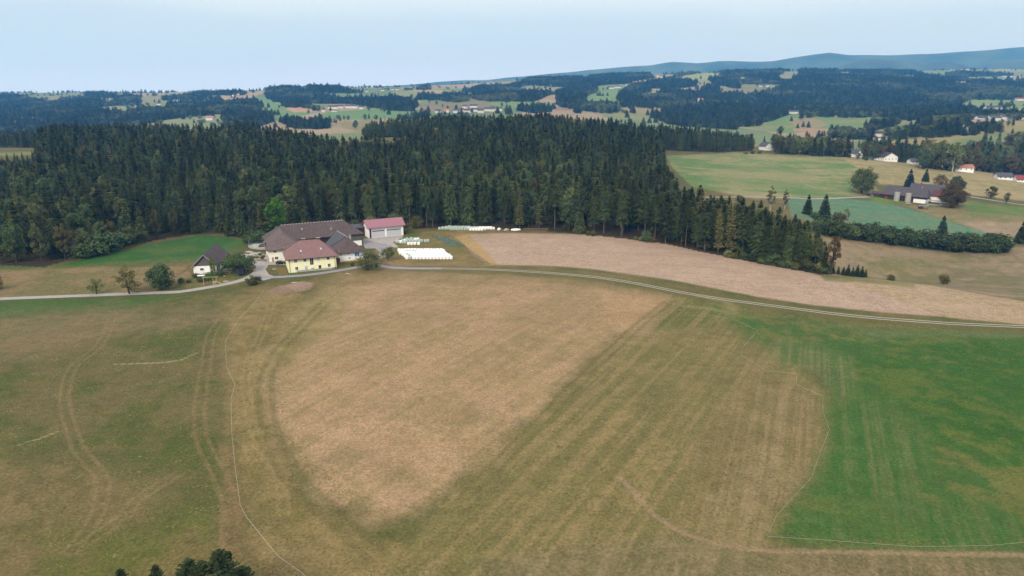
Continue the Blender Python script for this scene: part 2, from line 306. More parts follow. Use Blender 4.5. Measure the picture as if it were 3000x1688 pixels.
# base meadow
col[:] = cc((96, 98, 54), (122, 108, 70), sstep(.40, .62, P1*.5+P2*.3+P3*.2))
def paint(poly, soft, a, b, n=None, lo=.38, hi=.62, jit=14, op=1.0, region=None, strength=1.0):
    P = np.asarray(poly); m = (G_PX > P[:, 0].min()-60) & (G_PX < P[:, 0].max()+60) & (G_PY > P[:, 1].min()-60) & (G_PY < P[:, 1].max()+60) & (near if region is None else region)
    k = np.nonzero(m)[0]
    if not len(k): return
    sc = np.clip(150/dist[k], 0.12, 1.2)
    x = G_PX[k]+jx[k]*jit*sc*2; y = G_PY[k]+jy[k]*jit*sc
    d = edist(x, y, poly); d = np.where(inpoly(x, y, poly), d, -d)
    wgt = sstep(-soft, soft, d)*op
    nn = P1*.4+P2*.35+P3*.25 if n is None else n
    c = cc(a, b, sstep(lo, hi, nn[k]))
    col[k] = col[k]*(1-wgt[:, None])+c*wgt[:, None]
def stroke(pts, width, a, soft=0.5, op=1.0, brk=0.0, pix=True):
    """line on the ground, width in metres"""
    if pix:
        X, Y, ok = unproj([p[0] for p in pts], [p[1] for p in pts]); W = np.stack([X, Y], 1)
    else: W = np.asarray(pts)
    m = (gx > W[:, 0].min()-width*2) & (gx < W[:, 0].max()+width*2) & (gy > W[:, 1].min()-width*2) & (gy < W[:, 1].max()+width*2) & near
    k = np.nonzero(m)[0]; d = edist(gx[k]+jx[k]*width*.6, gy[k]+jy[k]*width*.6, W, False)
    wg = (1-sstep(width/2*(1-soft), width/2*(1+soft), d))*op
    if brk: wg = wg*sstep(.5-brk, .5+brk*.2, P2[k]*.5+P3[k]*.5)
    col[k] = col[k]*(1-wg[:, None])+np.asarray(alb(a))*wg[:, None]
def curve(pts, n=8):
    """Catmull-Rom through pixel points"""
    P = np.asarray(pts, float); P = np.vstack([2*P[0]-P[1], P, 2*P[-1]-P[-2]]); o = []
    for i in range(1, len(P)-2):
        for t in np.linspace(0, 1, n, endpoint=False):
            o.append(0.5*((2*P[i])+(-P[i-1]+P[i+1])*t+(2*P[i-1]-5*P[i]+4*P[i+1]-P[i+2])*t*t+(-P[i-1]+3*P[i]-3*P[i+1]+P[i+2])*t**3))
    o.append(P[-2]); return np.array(o)
nm = P1*.3+P2*.4+P3*.3
# left meadow: greener near the lane, brown lower left
paint(V((-400, 760), (0, 758), (300, 750), (560, 735), (650, 735), (600, 800), (565, 900), (580, 1060), (500, 1180), (300, 1150), (0, 1100), (-400, 1050)), 40, (88, 96, 46), (114, 104, 66), nm)
paint(V((-300, 755), (0, 756), (200, 752), (420, 745), (300, 800), (100, 850), (-300, 860)), 26, (74, 104, 48), (96, 106, 62), nm)
paint(V((100, 780), (400, 775), (600, 770), (520, 830), (250, 850), (0, 920), (-300, 930), (-300, 850)), 26, (112, 106, 72), (138, 118, 86), nm, op=.8)
paint(V((-300, 1150), (200, 1150), (400, 1250), (380, 1449), (200, 1560), (-300, 1560)), 60, (110, 102, 62), (130, 114, 76), nm)
paint(V((100, 1340), (300, 1330), (520, 1290), (560, 1400), (700, 1500), (100, 1500)), 40, (100, 104, 50), (122, 110, 66), nm, op=.8)
# middle right mown strips and the dry field
S1 = streak(60, 1.1, 45, 51); S2 = streak(67, .9, 50, 52); S3 = streak(60, .8, 30, 57)
paint(V((560, 760), (700, 720), (760, 740), (700, 900), (680, 1050), (720, 1200), (860, 1330), (1100, 1400), (1000, 1500), (700, 1500), (610, 1300), (575, 1050)), 30, (124, 112, 68), (148, 128, 86), nm)
paint(V((1690, 745), (1780, 745), (1910, 800), (1960, 880), (2080, 1000), (2090, 1110), (2040, 1210), (1950, 1350), (1900, 1400), (1400, 1560), (900, 1560), (1000, 1400), (1180, 1200), (1400, 1010)), 16, (122, 114, 70), (146, 128, 86), S1*.45+nm*.55, .40, .62)
paint(V((1880, 950), (2060, 1000), (2085, 1110), (2030, 1210), (1930, 1365), (1700, 1330), (1750, 1100)), 50, (128, 114, 74), (152, 132, 96), S2*.5+nm*.5, .42, .60, op=.8)
paint(V((860, 700), (1000, 688), (1110, 684), (1300, 694), (1500, 711), (1600, 728), (1692, 745), (1650, 790), (1550, 870), (1400, 1010), (1300, 1100), (1180, 1190), (1130, 1250), (1060, 1300), (960, 1305), (860, 1260), (780, 1200), (720, 1130), (690, 1050), (680, 970), (700, 880), (760, 800), (820, 740)), 52, (178, 148, 114), (154, 134, 94), nm*.7+S1*.3, .38, .66, jit=80)
for q in [(900, 900, 90, 30), (1150, 1050, 100, 40), (1350, 800, 120, 22), (1050, 800, 90, 16), (1500, 780, 80, 12), (880, 1150, 60, 30), (1250, 950, 60, 20), (1000, 1200, 70, 25)]:
    paint(V((q[0]-q[2], q[1]), (q[0], q[1]-q[3]), (q[0]+q[2], q[1]), (q[0], q[1]+q[3])), 30, (128, 118, 76), (160, 134, 98), nm, .42, .58, op=.6, jit=50)
paint(V((720, 790), (800, 737), (900, 722), (860, 800), (780, 870), (720, 920), (690, 900)), 22, (160, 142, 98), (140, 126, 80), nm, op=.85)
paint(V((1500, 740), (1600, 733), (1690, 746), (1620, 800), (1560, 840)), 20, (186, 156, 118), (172, 140, 104), nm, op=.7)
paint(V((1690, 748), (1780, 748), (1850, 790), (1800, 830), (1640, 830)), 14, (138, 124, 80), (106, 108, 58), S1, .4, .6)
# bright green leys on the right
paint(V((1760, 757), (1830, 770), (1900, 786), (2100, 812), (2300, 826), (2575, 836), (2900, 850), (2900, 1390), (2575, 1385), (2300, 1388), (1990, 1372), (1945, 1345), (2040, 1210), (2085, 1090), (2068, 1010), (2120, 960), (2060, 905), (1905, 862), (1830, 800)), 44, (74, 104, 48), (110, 112, 60), nm*.8+P3*.2, .46, .62)
paint(V((2120, 900), (2300, 860), (2575, 850), (2900, 860), (2900, 1250), (2575, 1180), (2300, 1080), (2150, 1000)), 60, (60, 98, 36), (86, 106, 44), nm*.8+P3*.2, .46, .64, op=.85)
paint(V((1960, 850), (2140, 900), (2160, 1000), (2100, 1010), (2060, 940), (1930, 900)), 24, (122, 124, 82), (92, 114, 62), S2, op=.7)
paint(V((2080, 1020), (2200, 980), (2330, 1100), (2300, 1250), (2120, 1280), (2020, 1260), (2085, 1110)), 50, (104, 116, 68), (60, 104, 44), nm*.7+S2*.3, .44, .56, op=.7)
paint(V((2000, 1300), (2400, 1250), (2575, 1300), (2575, 1390), (2000, 1375)), 40, (100, 114, 66), (56, 104, 44), nm*.7+S2*.3, .44, .56, op=.6)
paint(V((2080, 818), (2350, 830), (2575, 836), (2575, 850), (2200, 848)), 8, (120, 120, 84), (90, 112, 60), nm, op=.7)
paint(V((1200, 1410), (1700, 1345), (1900, 1388), (2300, 1395), (2575, 1396), (2900, 1400), (2900, 1600), (1200, 1600)), 30, (118, 110, 76), (142, 126, 94), S2*.4+nm*.6, .42, .62, op=.7)
stroke(curve(V((1560, 1200), (1610, 1255), (1650, 1300), (1750, 1352), (1900, 1382), (2200, 1390), (2600, 1397))), 1.1, (166, 138, 112), .8, .65)
# grass margins along the farm track
VERGE = curve(V((1050, 675), (1104, 677), (1300, 684), (1500, 700), (1600, 716), (1700, 736), (1800, 753), (1900, 766), (2000, 780), (2100, 793), (2200, 803), (2300, 811), (2400, 818), (2575, 825), (2800, 832)), 4)
stroke(VERGE, 11, (108, 104, 60), .4, .8)
# ploughed field
PL = streak(-14, .55, 60, 61)
paint(V((1135, 588), (1300, 586), (1500, 590), (1620, 600), (1800, 624), (1950, 662), (2075, 697), (2200, 730), (2375, 797), (2200, 784), (2050, 768), (1900, 746), (1700, 706), (1500, 678), (1400, 669), (1250, 666), (1190, 630)), 2.5, (188, 163, 142), (178, 153, 130), PL*.5+nm*.5, .36, .66, jit=3)
paint(V((1500, 600), (1800, 640), (2000, 690), (1900, 720), (1600, 640), (1300, 600)), 16, (192, 167, 146), (182, 157, 134), PL, op=.6)
paint(V((1132, 590), (1178, 590), (1215, 625), (1252, 666), (1213, 668), (1170, 618)), 3, (186, 156, 108), (170, 146, 98), nm, jit=4)
paint(V((1148, 620), (1175, 623), (1236, 664), (1190, 668)), 2.5, (158, 132, 112), (134, 116, 86), nm, jit=3)
paint(V((2075, 697), (2200, 701), (2350, 718), (2575, 758), (2900, 800), (2900, 835), (2575, 817), (2380, 798), (2230, 745)), 3, (184, 160, 132), (170, 148, 112), PL*.5+nm*.5, .38, .6, jit=4)
paint(V((2060, 690), (2130, 697), (2300, 712), (2300, 724), (2150, 708), (2080, 706)), 4, (126, 126, 72), (110, 112, 60), nm, op=.7)
# valley meadow behind the crest
paint(V((2070, 598), (2200, 610), (2350, 628), (2575, 622), (2900, 640), (2900, 800), (2575, 757), (2350, 717), (2200, 699), (2060, 690)), 3, (126, 118, 82), (156, 136, 108), nm, .40, .6)
paint(V((2120, 690), (2250, 640), (2420, 650), (2350, 690)), 14, (116, 116, 72), (134, 124, 84), nm, op=.6)
# left green pasture below the forest
paint(V((-300, 668), (0, 668), (150, 664), (350, 615), (500, 590), (590, 590), (640, 600), (600, 625), (520, 655), (330, 664), (0, 690), (-300, 700)), 5, (76, 106, 52), (102, 110, 62), nm, .45, .65)
paint(V((120, 664), (250, 640), (350, 615), (520, 590), (590, 588), (600, 598), (520, 640), (330, 656), (180, 666)), 5, (58, 100, 44), (78, 106, 52), nm, .48, .7, op=.9)
paint(V((330, 628), (480, 618), (520, 630), (400, 640)), 8, (112, 112, 66), (80, 106, 50), nm, op=.5)
paint(V((120, 655), (350, 605), (500, 583), (600, 588), (625, 596), (600, 600), (520, 588), (360, 618), (140, 668)), 3, (122, 100, 70), (100, 94, 56), nm)
paint(V((-300, 690), (120, 676), (470, 668), (480, 700), (440, 720), (380, 738), (0, 750), (-300, 760)), 6, (122, 114, 72), (146, 124, 90), nm, .40, .62)
# yard grass and gravel around the farm
paint(V((985, 598), (1100, 578), (1270, 578), (1140, 595), (1190, 640), (1230, 668), (980, 668), (930, 640)), 5, (122, 112, 66), (150, 126, 88), nm, .42, .62)
paint(V((990, 600), (1020, 590), (1060, 585), (1030, 615)), 4, (84, 108, 46), (100, 108, 56), nm)
paint(V((860, 668), (905, 655), (930, 665), (870, 680), (730, 692), (720, 688)), 3, (82, 110, 44), (112, 112, 60), nm)
paint(V((690, 672), (722, 672), (724, 690), (700, 690)), 3, (140, 122, 84), (120, 112, 66), nm)
paint(V((450, 700), (540, 695), (620, 690), (636, 700), (560, 722), (470, 725), (440, 712)), 4, (124, 112, 66), (90, 106, 48), nm)
paint(V((668, 733), (700, 720), (760, 708), (792, 712), (780, 728), (720, 738), (680, 740)), 3, (166, 138, 122), (150, 124, 104), nm, .4, .6, jit=6)
paint(V((610, 640), (668, 636), (672, 655), (640, 664), (606, 652)), 2.5, (160, 146, 124), (136, 124, 96), P3, .42, .58)
# upper right fields
UA = streak(3, 3.5, 50, 71)*.6+P2*.4
paint(V((1675, 392), (1850, 384), (2110, 394), (2190, 418), (2150, 465), (2175, 497), (1900, 500), (1740, 470), (1690, 420)), 3, (104, 132, 76), (156, 148, 106), UA*.5+P1*.5, .40, .62)
paint(V((1760, 440), (1900, 420), (2050, 440), (2000, 470), (1850, 480)), 14, (160, 150, 108), (120, 138, 84), UA, op=.55)
paint(V((2110, 394), (2200, 398), (2400, 420), (2700, 470), (2700, 500), (2575, 505), (2450, 492), (2350, 470), (2190, 462), (2140, 470), (2170, 430)), 3, (170, 154, 114), (146, 138, 92), nm, .42, .64)
paint(V((2140, 464), (2200, 470), (2230, 500), (2160, 498)), 3, (150, 136, 96), (120, 118, 70), nm)
paint(V((1980, 500), (2120, 500), (2200, 505), (2270, 520), (2350, 545), (2500, 592), (2540, 606), (2350, 600), (2150, 562), (2060, 560), (1990, 545)), 3, (86, 136, 104), (118, 132, 102), streak(-8, 1.2, 60, 73)*.6+nm*.4, .42, .62, jit=3)
paint(V((2050, 548), (2150, 560), (2350, 595), (2540, 607), (2500, 612), (2300, 608), (2080, 590)), 4, (156, 134, 104), (124, 124, 80), nm, op=.9)
paint(V((2180, 497), (2240, 495), (2280, 510), (2220, 512)), 4, (118, 142, 56), (104, 130, 66), nm)
paint(V((2270, 515), (2400, 520), (2700, 525), (2700, 590), (2575, 598), (2450, 575), (2350, 545)), 4, (146, 130, 94), (124, 122, 76), nm, .42, .62)
paint(V((2420, 505), (2500, 515), (2700, 530), (2700, 545), (2575, 545), (2430, 535)), 5, (92, 126, 60), (120, 126, 76), nm)
paint(V((2400, 556), (2575, 560), (2700, 570), (2700, 600), (2575, 598), (2480, 585)), 6, (168, 146, 122), (150, 134, 104), nm)
paint(Z(.29115, 0, 220, (-300, 790), (0, 785), (250, 775), (420, 770), (380, 800), (0, 815), (-300, 820)), 3, (150, 150, 90), (120, 130, 74), nm)
# wheel tracks, tape-fence lines, windrows
def tracks(pts, gauge, wd, c, op=.42):
    X, Y, ok = unproj(*np.array(curve(pts, 5)).T); T = np.gradient(np.stack([X, Y], 1), axis=0); n = T/np.linalg.norm(T, axis=1)[:, None]
    for s in (-1, 1): stroke(np.stack([X-n[:, 1]*s*gauge/2, Y+n[:, 0]*s*gauge/2], 1), wd, c, .6, op, pix=False)
Zb = lambda *p: Z(.58525, 0, 840, *p)
tracks(Zb((560, 160), (500, 290), (370, 400), (330, 500), (330, 620), (390, 800), (500, 950), (510, 1080), (440, 1220), (350, 1330)), 2.0, .75, (150, 128, 92))
tracks(Zb((1130, 140), (1060, 240), (1030, 400), (1000, 600), (1010, 760), (1100, 950), (1150, 1100), (1140, 1300)), 2.3, .8, (146, 124, 84))
tracks(Zb((1370, 60), (1300, 250), (1240, 400), (1235, 550), (1300, 780), (1400, 950), (1420, 1150)), 1.8, .8, (160, 140, 96))
tracks(Zb((1640, 70), (1480, 230), (1380, 350), (1330, 500), (1350, 700), (1450, 930), (1620, 1100), (1900, 1350)), 3.0, 1.5, (104, 98, 58), .42)
tracks(Zb((900, 930), (700, 1060), (580, 1180), (420, 1290)), 2.0, .7, (150, 130, 92), .4)
paint(Zb((1100, 780), (1180, 800), (1215, 1100), (1190, 1330), (1090, 1340), (1120, 1050)), 14, (150, 120, 88), (120, 104, 66), P3, .4, .6, op=.5)
stroke(Zb((575, 389), (650, 386), (820, 380), (900, 370), (990, 330)), .6, (178, 166, 128), .5, .8)
stroke(Zb((90, 792), (200, 760), (290, 725)), .45, (176, 164, 124), .5, .7)
tracks(V((1680, 760), (1560, 860), (1300, 1120), (1180, 1240)), 2.6, 1.0, (104, 98, 56), .45)
tracks(V((1730, 760), (1640, 840), (1500, 980), (1300, 1200)), 3.0, .8, (154, 136, 98), .35)
for o in range(4): tracks(V((1790+o*36, 860+o*14), (1720+o*40, 1050), (1640+o*44, 1380)), 2.4, .5, (150, 134, 94), .14)
stroke(V((1760, 745), (1830, 760), (1845, 790), (1780, 775), (1720, 770)), 3, (150, 136, 92), .8, .6)
stroke(V((355, 722), (400, 715), (450, 690), (500, 660)), 1.6, (116, 98, 66), .5, .7)
# dung/straw specks
_rr = np.random.RandomState(3)
for k in range(8):
    a, b = _rr.uniform(20, 620), _rr.uniform(780, 1300); stroke(V((a, b), (a+_rr.uniform(3, 9), b+_rr.uniform(-1, 1))), .3, (180, 166, 140), .6, .6)
# forest floors
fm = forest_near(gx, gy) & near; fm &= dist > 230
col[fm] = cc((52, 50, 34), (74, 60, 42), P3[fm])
# ---- far country
far = ~near & (dist < 8550); k = np.nonzero(far)[0]; fx, fy = gx[k], gy[k]
cell = 230.0; wx = fx+(fbm(fx, fy, 300, 81, 2)-.5)*160; wy = (fy+(fbm(fx, fy, 300, 82, 2)-.5)*160)*.62
ci, cj = np.floor(wx/cell), np.floor(wy/cell); best = np.full(len(k), 1e18); idc = np.zeros(len(k))
for di in (-1, 0, 1):
    for dj in (-1, 0, 1):
        a = (ci+di).astype(int); b = (cj+dj).astype(int); r1 = _TB[a & 255, b & 255]; r2 = _TB[(a+91) & 255, (b+37) & 255]
        d2 = (wx-(a+.15+.7*r1)*cell)**2+(wy-(b+.15+.7*r2)*cell)**2; u = d2 < best; best = np.where(u, d2, best); idc = np.where(u, _TB[(a+13) & 255, (b+201) & 255], idc)
pal = [(122, 136, 94), (140, 144, 104), (166, 148, 120), (130, 138, 92), (156, 148, 112), (114, 132, 86), (144, 140, 106), (134, 142, 98)]
pc = np.array([alb(c) for c in pal])[(idc*7.99).astype(int)]
col[k] = pc*(0.9+.2*vn(fx, fy, 40, 5))[:, None]
fo = forest_far(fx, fy, gz[k], 6.0); col[k[fo]] = np.asarray(alb((44, 54, 38)))
rfar = far & (dist < 4800); nf = vn(gx, gy, 60, 8)
def pf(poly, a, b=None): paint(poly, 1.6, a, b or a, nf, 0, 1, 6, region=rfar)
pf(Z(*C_, (460, 410), (530, 380), (690, 388), (760, 425), (560, 447)), (186, 152, 124)); pf(Z(*C_, (370, 350), (450, 345), (700, 336), (870, 340), (760, 362), (500, 352)), (176, 178, 80))
pf(Z(*C_, (800, 345), (1100, 343), (1400, 400), (1560, 415), (1650, 440), (1560, 455), (1380, 415), (1150, 370), (900, 375)), (150, 142, 108)); pf(Z(*C_, (1050, 300), (1150, 285), (1150, 310), (1060, 312)), (172, 150, 118))
pf(Z(*C_, (1660, 222), (1850, 210), (2170, 235), (2000, 248)), (180, 156, 124)); pf(Z(*C_, (180, 310), (340, 305), (450, 400), (560, 450), (800, 440), (600, 490), (400, 500), (250, 440)), (116, 144, 92))
pf(Z(*C_, (900, 440), (1300, 410), (1850, 440), (1550, 500), (1300, 520), (700, 510)), (112, 142, 88)); pf(Z(*C_, (1000, 540), (1380, 520), (1300, 600), (1240, 650), (1040, 600)), (146, 136, 96))
pf(Z(*C_, (1720, 350), (2576, 290), (2576, 460), (2200, 450), (1800, 440), (1850, 400)), (146, 126, 104), (124, 128, 92)); pf(Z(*C_, (1740, 310), (2000, 320), (2350, 320), (2270, 345), (1850, 345)), (118, 142, 90))
pf(Z(*R_, (170, 490), (760, 520), (760, 550), (380, 545), (280, 585), (100, 540)), (122, 144, 92)); pf(Z(*R_, (750, 560), (870, 545), (980, 570), (960, 600), (780, 600)), (150, 128, 104))
pf(Z(*R_, (1000, 605), (1250, 590), (1450, 565), (1810, 545), (1870, 585), (1760, 605), (1760, 650), (1900, 705), (1600, 690), (1400, 650)), (134, 142, 92), (158, 140, 102))
pf(Z(*R_, (1080, 445), (1200, 405), (1240, 370), (1420, 400), (1430, 530), (1330, 520), (1330, 500), (1100, 500)), (120, 144, 88)); pf(Z(*R_, (1920, 262), (2180, 220), (2560, 205), (2450, 260), (2330, 290), (2200, 290), (2000, 268)), (158, 162, 104), (138, 152, 96))
pf(Z(*R_, (450, 345), (620, 340), (810, 375), (720, 410), (580, 395), (440, 380)), (140, 142, 104)); pf(Z(*Q_, (20, 430), (220, 355), (520, 405), (400, 445)), (150, 128, 98), (120, 136, 84))
pf(Z(*Q_, (100, 700), (350, 690), (640, 620), (850, 625), (1350, 625), (1500, 635), (1240, 700), (1250, 745), (950, 740), (600, 780), (400, 750)), (114, 140, 86), (140, 142, 94)); pf(Z(*Q_, (640, 735), (700, 722), (950, 740), (800, 765), (650, 760)), (170, 142, 112))
pf(Z(*Q_, (640, 650), (800, 640), (940, 700), (860, 730), (700, 720), (600, 690)), (152, 140, 100)); pf(Z(*Q_, (2000, 545), (2200, 470), (2400, 475), (2576, 520), (2576, 580), (2250, 590)), (140, 150, 98), (120, 142, 84))
pf(Z(*Q_, (1340, 745), (1650, 680), (1700, 715), (1500, 750)), (112, 138, 76)); pf(Z(*Q_, (1650, 690), (1800, 670), (1840, 690), (1700, 712)), (184, 150, 118)); pf(Z(*Q_, (1400, 850), (1530, 790), (2100, 680), (2576, 660), (2900, 660), (2900, 740), (2576, 745), (2000, 830), (1900, 860), (1500, 890)), (150, 142, 92), (164, 148, 104))
near[:] = near  # (paths below are drawn on the near and far sheet alike)
ground_me = mesh_fast('ground', np.stack([gx, gy, gz], 1), F4, 4, None)
at = ground_me.color_attributes.new('Col', 'FLOAT_COLOR', 'POINT')
at.data.foreach_set('color', np.concatenate([col, np.ones((len(col), 1))], 1).astype(np.float32).ravel())
ground_me.polygons.foreach_set('use_smooth', np.ones(len(ground_me.polygons), bool))
def ground_mat():
    m = bpy.data.materials.new('soil_and_grass'); m.use_nodes = True; t = m.node_tree; b = t.nodes['Principled BSDF']
    b.inputs['Roughness'].default_value = 0.95; b.inputs['Specular IOR Level'].default_value = 0.1
    a = t.nodes.new('ShaderNodeAttribute'); a.attribute_name = 'Col'
    g = t.nodes.new('ShaderNodeNewGeometry'); v = None; src = a.outputs['Color']
    for sc, lo, hi, de in ((0.10, .93, 1.07, 3), (0.45, .89, 1.11, 5), (1.8, .76, 1.24, 5)):
        n = t.nodes.new('ShaderNodeTexNoise'); n.inputs['Scale'].default_value = sc; n.inputs['Detail'].default_value = de; t.links.new(g.outputs['Position'], n.inputs['Vector'])
        r = t.nodes.new('ShaderNodeMapRange'); r.inputs['From Min'].default_value = .3; r.inputs['From Max'].default_value = .7; r.inputs['To Min'].default_value = lo; r.inputs['To Max'].default_value = hi; t.links.new(n.outputs['Fac'], r.inputs['Value'])
        h = t.nodes.new('ShaderNodeHueSaturation'); t.links.new(r.outputs[0], h.inputs['Value']); t.links.new(src, h.inputs['Color'])
        if sc > .5:
            r2 = t.nodes.new('ShaderNodeMapRange'); r2.inputs['From Min'].default_value = .3; r2.inputs['From Max'].default_value = .7; r2.inputs['To Min'].default_value = .485; r2.inputs['To Max'].default_value = .515
            t.links.new(n.outputs['Color'], r2.inputs['Value']); t.links.new(r2.outputs[0], h.inputs['Hue'])
        src = h.outputs[0]
    t.links.new(src, b.inputs['Base Color']); return m
ground_me.materials.append(ground_mat())
ground = link('ground', ground_me); tag(ground, kind='structure')
# ------------------------------------------------------------------ distant mountains
def mountains(name, crest, D0, D1, seed, colr):
    n = 420; m = 26; xs = np.linspace(-26, 50, n); cpx = np.array(crest, float); V_ = []
    ths = np.radians(xs); az = 1500+FPX*np.tan(ths)/CP
    cy = np.interp(az, cpx[:, 0], cpx[:, 1])
    for j in range(m):
        s = j/(m-1); D = D0+(D1-D0)*s; k = math.sin(math.pi*min(1, s*1.25)/2)**1.3 if s < .8 else math.cos((s-.8)/.2*math.pi/2)
        a, b, c = ray(az, cy+12*(1-k)*0); Dc = D0+(D1-D0)*.8; zc = CAMZ+c/b*Dc
        rr = (D if s != .8 else Dc); x = a/b*rr; y = np.full(n, rr)
        z = (zc+60)*k-60+(fbm(x, y, 900, seed, 3)-.5)*120*math.sin(math.pi*s)
        V_.append(np.stack([x, y, z], 1))
    vv = np.concatenate(V_); ii = np.arange(n*m).reshape(m, n); ff = np.stack([ii[:-1, :-1], ii[:-1, 1:], ii[1:, 1:], ii[1:, :-1]], -1).reshape(-1, 4)
    me = mesh_fast(name, vv, ff, 4, mat('mountain_woods_'+name, alb(colr), var=.0, scale=.004, col2=alb((80, 92, 72)), coords='Object')); me.polygons.foreach_set('use_smooth', np.ones(len(me.polygons), bool))
    o = link(name, me); tag(o, kind='structure'); return o
mountains('mountains', [(400, 300), (900, 275), (1067, 261), (1166, 258), (1282, 245), (1400, 238), (1531, 230), (1639, 218), (1720, 207), (1866, 195), (1918, 193), (1970, 187), (2040, 188), (2104, 178), (2150, 177), (2264, 178), (2345, 167), (2390, 160), (2430, 155), (2484, 164), (2589, 164), (2711, 162), (2792, 157), (2904, 150), (3000, 141), (3200, 134), (3600, 140)], 6500, 7600, 91, (42, 54, 46))
mountains('hills', [(900, 330), (1500, 300), (2300, 250), (2480, 196), (2520, 186), (2560, 181), (2620, 183), (2700, 192), (2780, 190), (2850, 205), (2900, 190), (2960, 178), (3000, 172), (3200, 160), (3600, 170)], 5200, 6200, 95, (44, 56, 46))
# ------------------------------------------------------------------ trees
M_SPR = mat('spruce_needles', alb((106, 112, 66)), var=0, scale=.35, col2=alb((56, 76, 46)), objrand=.55, rough=.9, spec=.15)
M_SPRD = mat('dark_spruce_needles', alb((82, 96, 60)), var=0, scale=.6, col2=alb((48, 64, 42)), objrand=.15, rough=.9, spec=.15)
M_SPRB = mat('blue_spruce_needles', alb((70, 92, 88)), var=0, scale=.6, col2=alb((44, 62, 60)), objrand=.1, rough=.9, spec=.15)
M_LAR = mat('larch_needles', alb((146, 140, 84)), var=0, scale=.4, col2=alb((104, 106, 64)), objrand=.3, rough=.9, spec=.15)
M_LEAF = mat('leaves', alb((130, 134, 80)), var=0, scale=.4, col2=alb((86, 102, 60)), objrand=.5, rough=.85, spec=.2)
M_LEAFD = mat('dark_leaves', alb((104, 124, 76)), var=0, scale=.6, col2=alb((68, 90, 54)), objrand=.15, rough=.85, spec=.2)
M_LEAFY = mat('fresh_leaves', alb((96, 140, 40)), var=0, scale=.5, col2=alb((66, 112, 34)), rough=.85, spec=.2)
M_LEAFO = mat('olive_leaves', alb((122, 112, 60)), var=0, scale=.5, col2=alb((86, 90, 48)), objrand=.2, rough=.85, spec=.2)
M_LEAFB = mat('browning_leaves', alb((120, 92, 56)), var=0, scale=.5, col2=alb((84, 78, 46)), objrand=.15, rough=.85, spec=.2)
M_THUJA = mat('thuja_leaves', alb((128, 142, 60)), var=0, scale=2.0, col2=alb((92, 112, 48)), rough=.85, spec=.2)
M_BARK = mat('bark', alb((120, 106, 94)), var=.45, scale=2.0, stretch=(1, 1, .2))
M_BARKD = mat('dark_bark', alb((78, 66, 54)), var=.4, scale=2.0, stretch=(1, 1, .2))
M_BIRCH = mat('birch_bark', alb((206, 200, 190)), var=.5, scale=1.5, stretch=(1, 1, 3))
def qmesh(name, Q, m):
    Q = np.asarray(Q, np.float32); n = len(Q)
    return mesh_fast(name, Q.reshape(-1, 3), np.arange(n*4).reshape(n, 4), 4, m)
def spruce_q(rs, H, Rm, bare, dens=1.0, droop=.35, ragged=.3, pw=.85, fine=1.0):
    nw = int((H*(1-bare))/(.5*fine)*dens); Q = []
    ts = np.linspace(0, 1, nw)+rs.uniform(-.4, .4, nw)/nw; ts = np.clip(ts, 0, .985)
    for t in ts:
        z = H*(bare+(1-bare)*t); r = Rm*((1-t)**pw)*(.82+.18*min(1, t*6))+.2
        nb = max(5, int((6+6*(1-t))*dens)); a0 = rs.uniform(0, 6.28)
        for k in range(nb):
            if rs.rand() < .08+ragged*.25*(t < .25): continue
            a = a0+2*math.pi*k/nb+rs.uniform(-.35, .35); L = r*(1-ragged*rs.rand()); dr = droop*(1-t*.8)*rs.uniform(.7, 1.3)
            ca, sa = math.cos(a), math.sin(a); ns = max(2, int(L/(.62*fine))); up = (t > .75)*.5
            for s in range(ns):
                u0 = L*(s/ns)*.95+.05; u1 = L*(s+1.35)/ns; zz0 = z-dr*u0+up*u0; zz1 = z-dr*u1*1.1+up*u1
                wdt = (.26+.42*(1-s/ns))*(.6+.4*min(1, L/2))*rs.uniform(.8, 1.25)*fine**.7; tl = rs.uniform(-.5, .5)
                px_, py_ = -sa, ca
                c0 = (u0*ca, u0*sa, zz0); c1 = (u1*ca, u1*sa, zz1); mid = ((u0*.45+u1*.55)*ca, (u0*.45+u1*.55)*sa, (zz0+zz1)/2)
                Q.append([c0, (mid[0]+px_*wdt, mid[1]+py_*wdt, mid[2]+tl*wdt-.06), c1, (mid[0]-px_*wdt, mid[1]-py_*wdt, mid[2]-tl*wdt-.06)])
                if rs.rand() < .8:   # hanging twigs
                    hh = rs.uniform(.35, .8)*(1-.5*t)*fine; o = rs.uniform(-.3, .3)
                    Q.append([c0, (mid[0]+px_*o, mid[1]+py_*o, mid[2]-hh), c1, (mid[0], mid[1], mid[2]+.12)])
    Q.append([(0, 0, H*.96), (.14, 0, H*.985), (0, 0, H*1.02), (-.14, 0, H*.985)]); Q.append([(0, 0, H*.93), (0, .2, H*.96), (0, 0, H*.99), (0, -.2, H*.96)])
    return Q
def leaf_q(rs, cen, rad, n, size, flat=.8):
    Q = []
    d = rs.normal(size=(n, 3)); d /= np.linalg.norm(d, axis=1)[:, None]; rr = rad*rs.uniform(.35, 1.05, (n, 1))**.6
    p = np.asarray(cen)+d*rr*np.array([1, 1, flat]); nn = d+rs.normal(size=(n, 3))*.7+np.array([0, 0, .4]); nn /= np.linalg.norm(nn, axis=1)[:, None]
    u = np.cross(nn, rs.normal(size=(n, 3))); u /= np.linalg.norm(u, axis=1)[:, None]; v = np.cross(nn, u)
    s = size*rs.uniform(.6, 1.3, (n, 1)); return np.stack([p-u*s, p+v*s*.55, p+u*s, p-v*s*.55], 1)
